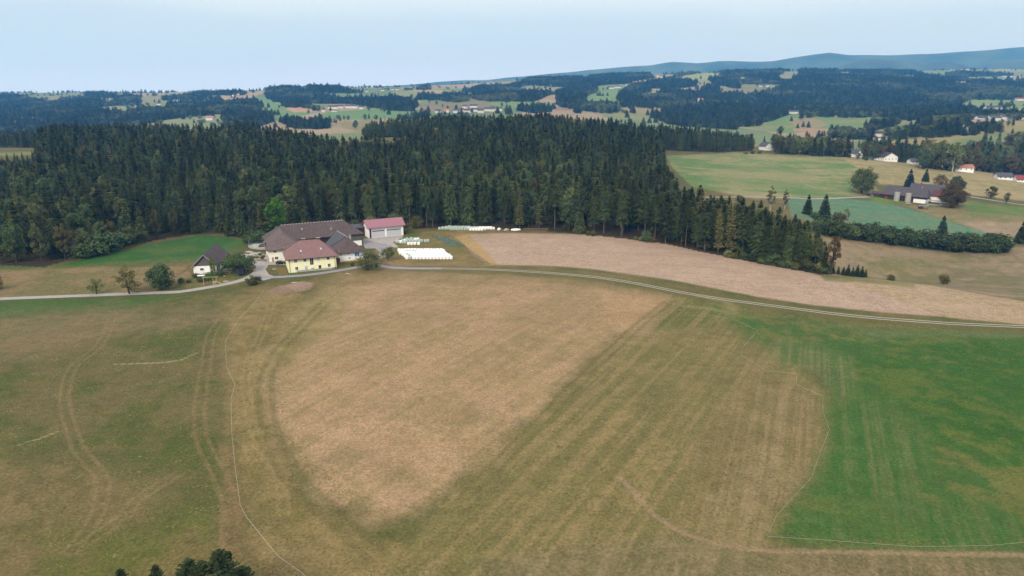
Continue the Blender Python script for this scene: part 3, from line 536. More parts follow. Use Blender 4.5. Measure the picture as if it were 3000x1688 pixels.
def broad(rs, H, rx, bare, ncl=46, nl=60, size=.34, top=1.0, clr=.34, low=1.0, sparse=0.0, lean=0):
    """crown made of leaf clumps + limbs; returns (quads, trunk MB)"""
    zc = H*(bare+(1-bare)*.48); rz = H*(1-bare)*.5; Q = []; tb = MB(); cs = []
    fork = H*(bare+.12)
    for k in range(ncl):
        d = rs.normal(size=3); d /= np.linalg.norm(d); rr = rs.uniform(.35, .86)**.6
        wz = d[2]; rxx = rx*(1.0-.25*max(0, wz)*top); c = np.array([d[0]*rxx*rr+lean*wz, d[1]*rxx*rr, zc+wz*rz*rr*low])
        if rs.rand() < sparse: continue
        cr = rx*clr*rs.uniform(.65, 1.2); cs.append(c); Q.append(leaf_q(rs, c, cr, int(nl*rs.uniform(.7, 1.2)), size))
    r0 = .028*H*(.6+.4*min(1, rx/5)); tb.tube([(0, 0, -.3), (.02*H*rs.uniform(-1, 1), .02*H*rs.uniform(-1, 1), fork*.6), (lean*.3, 0, fork), (lean*.5, 0, H*.75)], [r0*1.25, r0, r0*.8, r0*.25], 7)
    for c in cs[::3]:
        m_ = c*np.array([.45, .45, 1]); m_[2] = fork+(c[2]-fork)*.45
        tb.tube([(0, 0, fork*rs.uniform(.8, 1.05)), tuple(m_), tuple(c)], [r0*.5, r0*.3, r0*.1], 5)
    return np.concatenate(Q), tb
TPL = {}
rs = np.random.RandomState(11)
def trunk_spruce(H, r, kink=.12):
    b = MB(); b.tube([(0, 0, -.4), (kink*rs.uniform(-1, 1), kink*rs.uniform(-1, 1), H*.3), (kink*rs.uniform(-1, 1), 0, H*.6), (0, 0, H*.97)], [r*1.2, r*.95, r*.6, .04], 6)
    # dead stubs on the bare stem
    for k in range(10):
        z = H*rs.uniform(.12, .55); a = rs.uniform(0, 6.28); L = rs.uniform(.5, 1.5); b.tube([(0, 0, z), (L*math.cos(a), L*math.sin(a), z-.15*L)], [.04, .015], 3)
    return b
def add_tpl(kind, crown, trunk, H): TPL.setdefault(kind, []).append((crown, trunk, H))
def mk_spruce(kind, m, specs, bark=None):
    for (H, Rm, bare, dens, droop, rag, pw) in specs:
        Q = spruce_q(rs, H, Rm, bare, dens, droop, rag, pw)
        add_tpl(kind, qmesh(kind+'_crown', Q, m), trunk_spruce(H, .22).mesh(kind+'_trunk', bark or M_BARK), H)
mk_spruce('spruce', M_SPR, [(26, 5.6, .12, 1, .4, .35, .75), (27, 5.0, .22, 1, .5, .45, .65), (25, 5.9, .08, 1, .45, .3, .7), (28, 5.0, .38, 1, .55, .45, .55), (26, 3.6, .5, .95, .5, .5, .55), (24, 3.6, .3, 1, .4, .5, .7)])
mk_spruce('young_spruce', M_SPR, [(16, 4.3, .03, 1, .25, .3, .9), (17, 4.0, .05, 1, .3, .35, .85), (15, 4.3, .04, 1, .2, .35, .9)])
mk_spruce('garden_spruce', M_SPRD, [(15, 4.2, .03, 1.3, .25, .18, .95), (15, 4.4, .04, 1.3, .3, .22, .85)], M_BARKD)
for _k in range(3): Q_ns = spruce_q(rs, 17, 4.6+.5*_k, .03, 1.0, .3, .45, .75, .42); add_tpl('near_spruce', qmesh('near_spruce_crown', Q_ns, M_SPRD), trunk_spruce(17, .22).mesh('near_spruce_trunk', M_BARKD), 17)
mk_spruce('larch', M_LAR, [(23, 3.4, .08, .75, .15, .4, .8), (22, 3.0, .12, .7, .1, .45, .75)])
def mk_broad(kind, m, specs, bark=None):
    for sp in specs:
        H = sp[0]; Q, tb = broad(rs, *sp[:-1], **sp[-1]); add_tpl(kind, qmesh(kind+'_crown', Q, m), tb.mesh(kind+'_trunk', bark or M_BARKD), H)
mk_broad('broadleaf', M_LEAF, [(20, 5.2, .12, 44, 60, .42, {}), (21, 4.4, .15, 40, 60, .42, {}), (18, 5.6, .1, 46, 60, .42, {})])
mk_broad('shrub', M_LEAF, [(4, 2.4, .0, 26, 60, .24, dict(clr=.42)), (4, 2.2, .0, 24, 60, .24, dict(clr=.45)), (4, 2.8, .0, 28, 60, .24, dict(clr=.38))])
mk_broad('birch', M_LEAFO, [(18, 3.4, .16, 44, 50, .3, dict(clr=.32, sparse=.1)), (17, 3.0, .2, 40, 50, .3, dict(clr=.32, sparse=.15))], M_BIRCH)
CNT = {}
def place(kind, var, x, y, z, H, rot, name, label, cat='tree', group=None, wide=1.0, m=None, parts=True):
    cm, tm, H0 = TPL[kind][var % len(TPL[kind])]; s = H/H0
    e = empty(name, (x, y, z), rot, (s*wide, s*wide, s), label, cat, group)
    c = link('crown', cm, e)
    if m: c.material_slots[0].link = 'OBJECT'; c.material_slots[0].material = m
    if parts: link('trunk', tm, e)
    return e
# --- the big wood: positions on a jittered grid
def jgrid(x0, x1, y0, y1, st, rr, jit=.42):
    nx, ny = int((x1-x0)/st), int((y1-y0)/st); X, Y = np.meshgrid(np.arange(nx), np.arange(ny)); X = X.ravel().astype(float); Y = Y.ravel().astype(float)
    X += (Y % 2)*.5+rr.uniform(-jit, jit, len(X)); Y += rr.uniform(-jit, jit, len(Y)); return x0+X*st, y0+Y*st
rr = np.random.RandomState(21)
X, Y = jgrid(-640, 420, 250, 1000, 8.8, rr, .55); X2, Y2 = jgrid(40, 140, 260, 420, 5.6, rr, .5); k2 = azpx(X2, Y2) > 1965; k1 = ~((azpx(X, Y) > 1965) & (Y < 420)); X = np.concatenate([X[k1], X2[k2]]); Y = np.concatenate([Y[k1], Y2[k2]]); k = forest_near(X, Y) & (np.abs(azpx(X, Y)-1500) < 1850); X, Y = X[k], Y[k]
AZ = azpx(X, Y); _fp = np.array(_fr); edge = Y-np.interp(AZ, _fp[:, 0], _fp[:, 1])     # depth behind the front edge
clump = fbm(X, Y, 45, 77, 2); rnd = rr.rand(len(X))
young = (inpoly(AZ, Y, [(-700, 200), (880, 200), (860, 395), (300, 415), (-100, 400), (-700, 395)]) | inpoly(AZ, Y, [(1290, 400), (1640, 400), (1640, 470), (1300, 480)]) | inpoly(AZ, Y, [(1600, 200), (1745, 200), (1745, 352), (1600, 362)])) & (clump < .66)
Hh = np.where(young, rr.uniform(15, 20.5, len(X)), rr.uniform(18.5, 26, len(X))+(fbm(X, Y, 55, 78, 2)-.5)*14); strip = AZ > 1950; Hh = np.where(strip, np.minimum(Hh, 25)*rr.uniform(.82, 1.02, len(X)), Hh)
Hh = np.where((AZ > 900) & (AZ < 1950) & ~young & (edge < 40), rr.uniform(22, 28, len(X)), Hh)
Hh = np.where(edge < 5, Hh*rr.uniform(.75, 1, len(X)), Hh); Hh = np.where(strip, np.minimum(Hh, np.interp(AZ, [2000, 2150, 2280, 2360, 2430], [25, 23.5, 22, 18.5, 12])*rr.uniform(.78, 1.03, len(X))), Hh)
KIND = np.zeros(len(X), int); KIND[young] = 1                                            # 0 spruce 1 young 2 larch 3 broadleaf
bl = ((clump > .56) & (rnd < .34) | (rnd < .035)) & (AZ < 1720); KIND[bl] = 3; Hh[bl] = rr.uniform(17, 24, bl.sum())
bl2 = (AZ < 520) & (edge < 16) & (rnd < .55); KIND[bl2] = 3; Hh[bl2] = rr.uniform(12, 18, bl2.sum())
for a0, a1, e1 in [(1460, 1530, 12), (1545, 1615, 14), (2090, 2150, 18), (2180, 2215, 14)]:
    q = (AZ > a0) & (AZ < a1) & (edge < e1) & (rnd < .9); KIND[q] = 2; Hh[q] = rr.uniform(17, 23, q.sum())
q = (rnd > .975) & (KIND == 0); KIND[q] = 2
VAR = rr.randint(0, 6, len(X)); e_ = (edge < 9) & (KIND == 0) & (AZ > 980) & ((AZ < 2050) | (rr.rand(len(X)) < .3)); VAR[e_] = rr.choice([1, 3, 4, 4, 5], e_.sum()); VAR[(~e_) & (KIND == 0)] %= 4; VAR[(KIND == 1) | (KIND == 3)] %= 3; VAR[KIND == 2] %= 2
ROT = rr.uniform(0, 6.28, len(X)); ZZ = ground_z(X, Y)
# the wood is young or low in places: limit tree tops by the height of the canopy in each direction
_sk = np.array([(-700, 405), (-300, 400), (0, 392), (130, 376), (160, 354), (350, 347), (700, 347), (850, 364), (960, 380), (1055, 390), (1076, 354), (1130, 340), (1350, 330), (1600, 324), (1750, 334), (1850, 352), (1950, 354), (2100, 370), (2240, 396), (2400, 440)])
cap = np.interp(AZ, _sk[:, 0], _sk[:, 1]); cap = np.where((AZ < 125) & (Y < 660), 466, cap)+rr.uniform(0, 20, len(X))
_f = Y*CP+40*SP; Hcap = CAMZ-Y*np.tan(PITCH+np.arctan((cap-844)/FPX))-ZZ; Hh = np.minimum(Hh, np.maximum(Hcap, 7.0))
# visible size of each tree: horizon buffer, nearest first
base_y = project(X, Y, ZZ)[1]; tx, ty = project(X, Y, ZZ+Hh); hor = np.full(3400, 2000.0); vis = np.zeros(len(X)); wpx = 6.0*FPX/Y
for i in np.argsort(Y):
    a = int(max(0, min(3390, tx[i]+200-wpx[i]/2))); b = int(max(a+1, min(3399, tx[i]+200+wpx[i]/2))); seg = hor[a:b]
    v = np.maximum(0, np.minimum(seg, base_y[i])-ty[i]).sum()
    inside = 0 < tx[i] < 3000; vis[i] = v if inside else 0; hor[a:b] = np.minimum(seg, ty[i]+.25*abs(base_y[i]-ty[i]))
NAMES = ['spruce_tree', 'spruce_tree', 'larch_tree', 'broadleaf_tree']; KN = ['spruce', 'young_spruce', 'larch', 'broadleaf']
def zone(a):
    return ('at the far left of the wood' if a < 330 else 'above the green pasture left of the farm' if a < 690 else 'behind the long grey barn' if a < 1030 else 'behind the red-roofed garage' if a < 1260 else
            'behind the far row of wrapped bales' if a < 1470 else 'behind the pale ploughed field' if a < 1960 else 'in the narrow tongue right of the ploughed field')
solo = np.zeros(len(X), bool)
for fam, lim in ((0, 225), (2, 300), (3, 200)):
    ix = np.nonzero((KIND == fam) | (KIND == 1) if fam == 0 else KIND == fam)[0]; ix = ix[(vis[ix] > 120)]; ix = ix[np.argsort(-vis[ix])][:lim]; solo[ix] = True
for i in np.nonzero(solo)[0]:
    kd = KIND[i]; front = edge[i] < 9; zn = zone(AZ[i]); bare = kd == 0 and VAR[i] in (3, 4)
    if kd < 2: lb = ('young dense spruce' if kd == 1 else 'tall bare-stemmed spruce' if bare else 'tall dark spruce')+(' on the wood edge ' if front else ' inside the wood ')+zn
    elif kd == 2: lb = 'yellowish larch among spruces '+zn
    else: lb = 'rounded leafy tree among spruces '+zn
    mm = None
    if kd == 3: mm = [None, M_LEAFO, M_LEAFD, None, M_LEAFD][rr.randint(5)]
    place(KN[kd], VAR[i], X[i], Y[i], ZZ[i], Hh[i], ROT[i], NAMES[kd], lb, 'tree', {0: 'spruces of the wood', 1: 'spruces of the wood', 2: 'larches of the wood', 3: 'leafy trees of the wood'}[kd], m=mm, wide=(1.0 if kd != 3 else .85))
print('wood', len(X), 'solo', solo.sum(), [(KIND[solo] == q).sum() for q in range(4)])
def scatter(name, pts, rots, scl, srcs, sel, label=None, cat=None):
    """one stuff object: instances of the tree meshes on a cloud of points"""
    me = bpy.data.meshes.new(name); n = len(pts); me.vertices.add(n); me.vertices.foreach_set('co', np.asarray(pts, np.float32).ravel())
    a = me.attributes.new('rotz', 'FLOAT', 'POINT'); a.data.foreach_set('value', np.asarray(rots, np.float32))
    a = me.attributes.new('scl', 'FLOAT_VECTOR', 'POINT'); a.data.foreach_set('vector', np.asarray(scl, np.float32).ravel())
    a = me.attributes.new('vari', 'INT', 'POINT'); a.data.foreach_set('value', np.asarray(sel, np.int32))
    o = link(name, me); g = bpy.data.node_groups.new(name, 'GeometryNodeTree')
    g.interface.new_socket('Geometry', in_out='INPUT', socket_type='NodeSocketGeometry'); g.interface.new_socket('Geometry', in_out='OUTPUT', socket_type='NodeSocketGeometry')
    N = g.nodes.new; Lk = g.links.new; gi = N('NodeGroupInput'); go = N('NodeGroupOutput'); jn = N('GeometryNodeJoinGeometry')
    def attr(nm, ty): q = N('GeometryNodeInputNamedAttribute'); q.data_type = ty; q.inputs['Name'].default_value = nm; return q.outputs['Attribute']
    rz, sc_, va = attr('rotz', 'FLOAT'), attr('scl', 'FLOAT_VECTOR'), attr('vari', 'INT'); cx = N('ShaderNodeCombineXYZ'); Lk(rz, cx.inputs['Z'])
    for kk, (co, to) in enumerate(srcs):
        i1 = N('GeometryNodeObjectInfo'); i1.inputs['Object'].default_value = co; src = i1.outputs['Geometry']
        if to: i2 = N('GeometryNodeObjectInfo'); i2.inputs['Object'].default_value = to; j2 = N('GeometryNodeJoinGeometry'); Lk(i1.outputs['Geometry'], j2.inputs[0]); Lk(i2.outputs['Geometry'], j2.inputs[0]); src = j2.outputs[0]
        cmp_ = N('FunctionNodeCompare'); cmp_.data_type = 'INT'; cmp_.operation = 'EQUAL'; Lk(va, cmp_.inputs[2]); cmp_.inputs[3].default_value = kk
        ip = N('GeometryNodeInstanceOnPoints'); Lk(gi.outputs[0], ip.inputs['Points']); Lk(cmp_.outputs[0], ip.inputs['Selection']); Lk(src, ip.inputs['Instance']); Lk(cx.outputs[0], ip.inputs['Rotation']); Lk(sc_, ip.inputs['Scale']); Lk(ip.outputs[0], jn.inputs[0])
    Lk(jn.outputs[0], go.inputs[0]); md = o.modifiers.new('trees', 'NODES'); md.node_group = g
    tag(o, label, cat, kind='stuff'); return o
# sources: the crowns and trunks of trees already standing in the wood
SRC = {}
for o in list(COL.objects):
    if o.parent and o.name.startswith('crown'):
        key = o.data.name
        if key not in SRC and o.material_slots and o.material_slots[0].link == 'DATA': SRC[key] = (o, next((c for c in o.parent.children if c.name.startswith('trunk')), None))
order = []; MP = {}
for kn, L in TPL.items():
    for v_, (cm, tm, H0) in enumerate(L):
        if cm.name in SRC: MP[(kn, v_)] = len(order); order.append((SRC[cm.name], H0))
def pick(kn, v):
    for d in range(6):
        if (kn, (v+d) % 6) in MP: return MP[(kn, (v+d) % 6)]
    return 0
rest = np.nonzero(~solo)[0]; sel = np.array([pick(KN[KIND[i]], VAR[i] % len(TPL[KN[KIND[i]]])) for i in rest]); s_ = np.array([Hh[i]/order[q][1] for i, q in zip(rest, sel)])
scatter('forest', np.stack([X[rest], Y[rest], ZZ[rest]], 1), ROT[rest], np.stack([s_, s_, s_], 1), [q[0] for q in order], sel, 'dense dark spruce wood behind the farm, seen as one mass', 'forest')
# --- woods on the far hills
rr = np.random.RandomState(31)
X, Y = jgrid(-2900, 2900, 900, 4500, 11.5, rr, .55); k = (np.abs(X) < Y*.80) & (np.hypot(X, Y) > 1010); X, Y = X[k], Y[k]; ZF = ground_z(X, Y); k = forest_far(X, Y, ZF); k |= (fbm(X, Y, 60, 91, 3) > .66) & (rr.rand(len(X)) < .13) & (Y > 1150); X, Y, ZF = X[k], Y[k], ZF[k]
nn = fbm(X, Y, 120, 33, 2)+rr.uniform(-.12, .12, len(X)); kk = np.where(nn > .62, 'broadleaf', 'spruce'); kk = np.where(rr.rand(len(X)) < .02, 'larch', kk)
sel = np.array([pick(a, int(b)) for a, b in zip(kk, rr.randint(0, 3, len(X)))]); hh = np.where(kk == 'broadleaf', rr.uniform(8, 13, len(X)), rr.uniform(9, 16, len(X))*np.where(rr.rand(len(X)) < .12, 1.4, 1)); s_ = np.array([h/order[q][1] for h, q in zip(hh, sel)])
scatter('distant_woods', np.stack([X, Y, ZF], 1), rr.uniform(0, 6.28, len(X)), np.stack([s_*2.1, s_*2.1, s_], 1), [q[0] for q in order], sel, 'bluish woods covering the far hills', 'woods')
print('far', len(X))
# --- tufts of grass and straw standing on the near fields
def tufts(name, n, cols, keep, seed, label, hgt=.06):
    r_ = np.random.RandomState(seed); r = np.sqrt(r_.uniform(80**2, 265**2, n)); a = R(1)*r_.uniform(-39, 39, n); x, y = r*np.sin(a), r*np.cos(a); z = ground_z(x, y); px, py = project(x, y, z); k = keep(px, py, x, y, r_); x, y, z = x[k], y[k], z[k]; n = len(x)
    Q = []
    for b in range(3):
        t = r_.uniform(0, 6.28, n); s = r_.uniform(.06, .15, n); h = hgt*r_.uniform(.5, 1.4, n); ux, uy = np.cos(t)*s, np.sin(t)*s; ox, oy = r_.uniform(-.15, .15, n), r_.uniform(-.15, .15, n); lx, ly = r_.uniform(-.12, .12, n), r_.uniform(-.02, .16, n)
        Q.append(np.stack([np.stack([x+ox-ux, y+oy-uy, z-.01], 1), np.stack([x+ox+ux, y+oy+uy, z-.01], 1), np.stack([x+ox+ux*.6+lx, y+oy+uy*.6+ly, z+h], 1), np.stack([x+ox-ux*.6+lx, y+oy-uy*.6+ly, z+h*.8], 1)], 1))
    tag(link(name, qmesh(name, np.concatenate(Q), mat(name+'_blades', alb(cols[0]), var=0, scale=.25, col2=alb(cols[1])))), label, 'grass', kind='stuff')
MIDF = V((880, 720), (1110, 695), (1300, 705), (1500, 722), (1660, 760), (1500, 880), (1350, 1010), (1180, 1150), (1050, 1270), (960, 1275), (800, 1180), (730, 1100), (715, 980), (760, 850))
GRN = V((1770, 765), (2100, 820), (2575, 840), (2900, 850), (2900, 1385), (1950, 1345), (2085, 1090), (2068, 1010), (1905, 862))
below = lambda px, py: py > np.interp(px, [0, 600, 745, 850, 1110, 1300, 1750, 2100, 2450, 2800, 3000], [890, 862, 835, 845, 812, 806, 832, 892, 938, 966, 974])
tufts('dry_grass_tufts', 42000, ((200, 168, 134), (140, 110, 80)), lambda px, py, x, y, r_: inpoly(px, py, MIDF) & below(px, py), 5, 'short dry straw and grass tufts on the bare brown field')
tufts('green_crop_tufts', 46000, ((104, 136, 68), (56, 88, 34)), lambda px, py, x, y, r_: inpoly(px, py, GRN) & below(px, py), 6, 'short leafy tufts on the bright green field')
tufts('meadow_tufts', 90000, ((156, 142, 94), (88, 92, 48)), lambda px, py, x, y, r_: below(px, py) & ~inpoly(px, py, MIDF) & ~inpoly(px, py, GRN), 7, 'mixed dry and green grass tufts on the mown meadow')
# ------------------------------------------------------------------ buildings
M_YEL = mat('yellow_plaster', (.85, .81, .52), var=.06, scale=.6); M_CRE = mat('cream_plaster', (.84, .80, .68), var=.08, scale=.6)
M_WHI = mat('white_plaster', (.84, .84, .83), var=.08, scale=.5); M_GRYP = mat('grey_plinth', alb((196, 192, 192)), var=.15, scale=1.2)
M_WHT = mat('white_paint', (.8, .8, .8), var=.04, rough=.5); M_GLS = mat('window_glass', (.035, .04, .05), var=.3, rough=.12, spec=.6); M_SHUT = mat('white_blind', alb((226, 226, 232)), var=.05)
M_RRED = mat('red_brown_tiles', alb((160, 124, 122)), var=.22, scale=1.3, wave=('Z', 3.2, .14)); M_RDRK = mat('dark_brown_tiles', alb((114, 98, 98)), var=.35, scale=1.1, wave=('Z', 3.2, .14))
M_RDK2 = mat('weathered_tiles', alb((130, 112, 110)), var=.3, scale=1.0, wave=('Z', 3.2, .14)); M_SLT = mat('grey_slate', alb((98, 100, 108)), var=.2, scale=1.4, wave=('Z', 2.6, .1)); M_RMET = mat('red_sheet_metal', alb((180, 122, 134)), var=.06, rough=.4, wave=('X', 2.2, .14), spec=.5)
M_BRD = mat('dark_boards', alb((92, 76, 72)), var=.45, scale=1.5, stretch=(3, 3, .3), wave=('X', 4.0, .3)); M_GBD = mat('grey_boards', alb((128, 122, 120)), var=.3, scale=1.5, stretch=(3, 3, .3), wave=('X', 3.2, .25))
M_BRN = mat('brown_door', alb((132, 78, 54)), var=.25, scale=2, wave=('X', 5, .2)); M_DRD = mat('dark_red_door', alb((100, 48, 48)), var=.2); M_ORA = mat('orange_wood', alb((208, 148, 78)), var=.15)
M_MET = mat('zinc_metal', alb((150, 152, 156)), var=.1, rough=.4, metal=.4); M_CHM = mat('chimney_brick', alb((120, 92, 84)), var=.3, scale=3); M_CON = mat('concrete', alb((196, 192, 182)), var=.2, scale=.8); M_RIDG = mat('pale_ridge_tiles', alb((214, 206, 196)), var=.35, scale=1.2)
M_ORP = mat('orange_plinth', alb((216, 160, 60)), var=.1)
M_ROADA = mat('asphalt', alb((168, 162, 166)), var=.12, scale=.5, coords='Object'); M_ROADB = mat('fine_gravel', alb((190, 182, 176)), var=.18, scale=.6)
WALLF = {'front': lambda w, d: (Vector((0, 0, 0)), Vector((1, 0, 0)), Vector((0, -1, 0))), 'right': lambda w, d: (Vector((w, 0, 0)), Vector((0, 1, 0)), Vector((1, 0, 0))),
         'back': lambda w, d: (Vector((w, d, 0)), Vector((-1, 0, 0)), Vector((0, 1, 0))), 'left': lambda w, d: (Vector((0, d, 0)), Vector((0, -1, 0)), Vector((-1, 0, 0)))}
def obox(o, ux, nz_, u0, u1, z0, z1, t0, t1):
    """box on a wall: u range, z range, t = distance out of the wall"""
    b = MB(); P = lambda u, z, t: tuple(o+ux*u+nz_*t+Vector((0, 0, z)))
    b.prism([P(u0, z0, t0), P(u1, z0, t0), P(u1, z1, t0), P(u0, z1, t0)], tuple(nz_*(t1-t0))); return b
def opening(root, W, side, u, z, w, h, kind='window', fr=.14, pane=None, frame=None, name=None):
    o, ux, n = WALLF[side](*W)
    f = MB()
    for (a, b_, c, d_) in ((u-w/2-fr, u+w/2+fr, z-fr, z), (u-w/2-fr, u+w/2+fr, z+h, z+h+fr), (u-w/2-fr, u-w/2, z, z+h), (u+w/2, u+w/2+fr, z, z+h)):
        q = obox(o, ux, n, a, b_, c, d_, -.05, .06); m_ = len(f.v); f.v += q.v; f.f += [tuple(i+m_ for i in t) for t in q.f]
    if kind == 'window' and w > .8 and pane is None:
        q = obox(o, ux, n, u-.03, u+.03, z, z+h, .0, .035); m_ = len(f.v); f.v += q.v; f.f += [tuple(i+m_ for i in t) for t in q.f]
    fo = f.build(name or kind, frame or M_WHT, root)
    obox(o, ux, n, u-w/2, u+w/2, z, z+h, -.04, .012).build('pane' if kind == 'window' else 'leaf', pane or (M_GLS if kind == 'window' else M_DRD), fo); return fo
def roof_faces(w, d, ze, zr, ov, hl, hr, axis, og=None, og0=None):
    """eave rectangle and ridge; hl / hr = inset of the ridge at its low / high end (0 = gable)"""
    og = ov if og is None else og
    if axis == 'x':
        x0, x1, y0, y1 = -og, w+og, -ov, d+ov; r1 = (x0+hl, (y0+y1)/2, zr); r2 = (x1-hr, (y0+y1)/2, zr)
        A, B, C, D = (x0, y0, ze), (x1, y0, ze), (x1, y1, ze), (x0, y1, ze)
        F = [[A, B, r2, r1], [C, D, r1, r2]]+([[D, A, r1]] if hl else [])+([[B, C, r2]] if hr else [])
    else:
        x0, x1, y0, y1 = -ov, w+ov, -og, d+og; r1 = ((x0+x1)/2, y0+hl, zr); r2 = ((x0+x1)/2, y1-hr, zr)
        A, B, C, D = (x0, y0, ze), (x1, y0, ze), (x1, y1, ze), (x0, y1, ze)
        F = [[B, C, r2, r1], [D, A, r1, r2]]+([[A, B, r1]] if hl else [])+([[C, D, r2]] if hr else [])
    return F, (r1, r2), (A, B, C, D)
def thick(F, t=.28):
    b = MB()
    for q in F:
        b.face(q); b.face([(p[0], p[1], p[2]-t) for p in reversed(q)])
    from collections import Counter
    E = Counter(); val = {}
    for q in F:
        for i in range(len(q)):
            a, c = tuple(round(v, 4) for v in q[i]), tuple(round(v, 4) for v in q[(i+1) % len(q)]); k = tuple(sorted((a, c))); E[k] += 1; val[k] = (q[i], q[(i+1) % len(q)])
    for k, n in E.items():
        if n == 1: a, c = val[k]; b.face([a, c, (c[0], c[1], c[2]-t), (a[0], a[1], a[2]-t)])
    return b
def house(name, loc, ang, w, d, h, zr, mwall, mroof, label, cat='house', ov=.6, hl=0, hr=0, axis='x', og=None, gable=None, zfrom=None, plinth=None, group=None, sink=.6):
    root = empty(name, loc, ang, 1, label, cat, group)
    b = MB(); b.box(0, 0, -sink, w, d, h); b.build('wall', mwall, root)
    # eave height follows the roof plane at the wall
    half = (d if axis == 'x' else w)/2+ov; slope = (zr-h)/(half-ov); ze = h-slope*ov
    F, rdg, _ = roof_faces(w, d, ze+.1, zr+.1, ov, hl, hr, axis, og); rf = thick(F).build('roof', mroof, root)
    gm = gable or mwall
    if axis == 'x':
        for s, x in ((hl, 0), (hr, w)):
            if not s: g = MB(); sgn = 1 if x == 0 else -1; g.prism([(x, 0, h), (x, d, h), (x, d/2, zr-.16)], (.2*sgn, 0, 0)); g.build('gable', gm, root)
    else:
        for s, y in ((hl, 0), (hr, d)):
            if not s: g = MB(); sgn = 1 if y == 0 else -1; g.prism([(0, y, h), (w, y, h), (w/2, y, zr-.16)], (0, .2*sgn, 0)); g.build('gable', gm, root)
    if plinth:
        g = MB(); g.box(-.04, -.05, -sink, w+.04, d+.05, plinth[1]); g.build('plinth', plinth[0], root)
    return root, rf, ze, slope
def on_roof(rf, name, m, x, y, z, sx, sy, sz, parent=None): b = MB(); b.box(x-sx/2, y-sy/2, z, x+sx/2, y+sy/2, z+sz); return b.build(name, m, parent or rf)
def ridge_caps(rf, r1, r2, m, n, sz=.35):
    b = MB(); a, c = Vector(r1), Vector(r2)
    for k in range(n):
        p = a+(c-a)*((k+.5)/n); u = (c-a).normalized()*((c-a).length/n*.3); b.tube([p-u, p+u], sz*.6, 6)
    return b.build('ridge_tiles', m, rf)
# --- yellow farmhouse
AY = math.atan2(7.0, 17.4); W_ = (18.8, 13.6)
root, rf, ze, sl = house('farmhouse', (-89.6, 271.3, 0), AY, 18.8, 13.6, 6.3, 11.5, M_YEL, M_RRED, 'yellow two-storey farmhouse with red-brown hipped roof and white-framed windows', ov=1.0, hl=6.6, hr=6.6)
b = MB(); b.box(3.0, -.07, -.3, 18.9, .2, .75); b.box(17.2, -.07, -.3, 18.9, 13, .75); b.build('plinth', M_GRYP, root)
for u, z, w_, h_, p in [(2.9, 4.1, 1.05, 1.25, None), (6.5, 4.1, 1.05, 1.25, None), (9.1, 2.6, 1.35, 2.9, None), (11.8, 4.15, 1.1, 1.3, M_SHUT), (15.7, 4.1, 1.05, 1.25, None), (3.1, 1.0, 1.05, 1.25, None), (6.8, 1.15, 1.1, 1.2, M_SHUT), (15.9, 1.15, 1.05, 1.25, None)]:
    opening(root, W_, 'front', u, z, w_, h_, pane=p)
opening(root, W_, 'front', 9.4, .95, 1.3, .3, fr=.05); opening(root, W_, 'front', 12.2, 0.0, 1.05, 2.15, 'door', pane=M_DRD)
obox(*WALLF['front'](*W_), 6.3, 7.3, 1.0, 1.15, .06, .16).build('window_sill', M_BRD, root)
for q in (3, 9): opening(root, W_, 'right', q, 4.1, 1, 1.25); opening(root, W_, 'right', q, 1.1, 1, 1.25); opening(root, W_, 'left', q, 4.1, 1, 1.25)
for x in (.5, 18.3): b = MB(); b.tube([(x, -.12, 0), (x, -.12, 5.9), (x, -.95, ze+.3)], .07, 6); b.build('downpipe', M_BRD, root)
b = MB(); b.tube([(-1, -1.08, ze+.0), (19.8, -1.08, ze+.0)], .10, 6); b.build('gutter', M_BRD, root)
for x, y, sx in ((7.2, 7.4, 1.4), (13.0, 7.0, 1.5)):
    c = on_roof(rf, 'chimney', M_CHM, x, y, 10.4, sx, .7, 1.7); on_roof(rf, 'cap', M_CON, x, y, 12.1, sx+.2, .9, .12, c)
def skylight(rf, x, y, ze, sl, ov, w_=.9, h_=1.3):
    z = ze+.1+(y+ov)*sl; b = MB(); k = math.cos(math.atan(sl))*h_/2; dz = k*sl
    b.prism([(x-w_/2, y-k, z-dz-.05), (x+w_/2, y-k, z-dz-.05), (x+w_/2, y+k, z+dz-.05), (x-w_/2, y+k, z+dz-.05)], (0, -.06, .16)); f = b.build('skylight', M_MET, rf)
    g = MB(); k2 = k*.78; dz2 = k2*sl; g.prism([(x-w_*.36, y-k2-.06, z-dz2+.05), (x+w_*.36, y-k2-.06, z-dz2+.05), (x+w_*.36, y+k2-.06, z+dz2+.05), (x-w_*.36, y+k2-.06, z+dz2+.05)], (0, -.03, .09)); g.build('pane', mat('sky_glass', (.35, .42, .46), rough=.1, spec=.8), f)
skylight(rf, 5.4, 2.2, ze, sl, 1.0); skylight(rf, 13.4, 2.5, ze, sl, 1.0, .9, 1.2)
# --- cream house joined to the barn on the left
WL = (13.4, 18)
root, rf, ze, sl = house('farmhouse', (-103.8, 290.2, 0), R(23), 13.4, 18, 5.7, 10.9, M_CRE, M_RDK2, 'cream farmhouse wing with brown pyramid-like roof behind the parked car', ov=.9, hl=9.0, hr=0, axis='y')
for u, z, w_, h_ in [(2.6, 3.9, 1.2, 1.2), (8.2, 3.9, 1.2, 1.2), (3.0, .9, 1.3, 1.1), (11.4, 3.9, 1.2, 1.2)]: opening(root, WL, 'front', u, z, w_, h_)
opening(root, WL, 'front', 1.5, 0, .8, 1.9, 'door', pane=M_ORA)
b = MB(); b.box(-.9, .2, -.4, -.06, 9, 1.7); b.build('buttress', M_GRYP, root); b = MB(); b.prism([(-.9, 5, 6.0), (-.4, 5, 6.4), (-.4, 5.7, 6.4), (-.9, 5.7, 6.0)], (0, 0, 1.2)); b.build('dormer', M_BRD, rf)
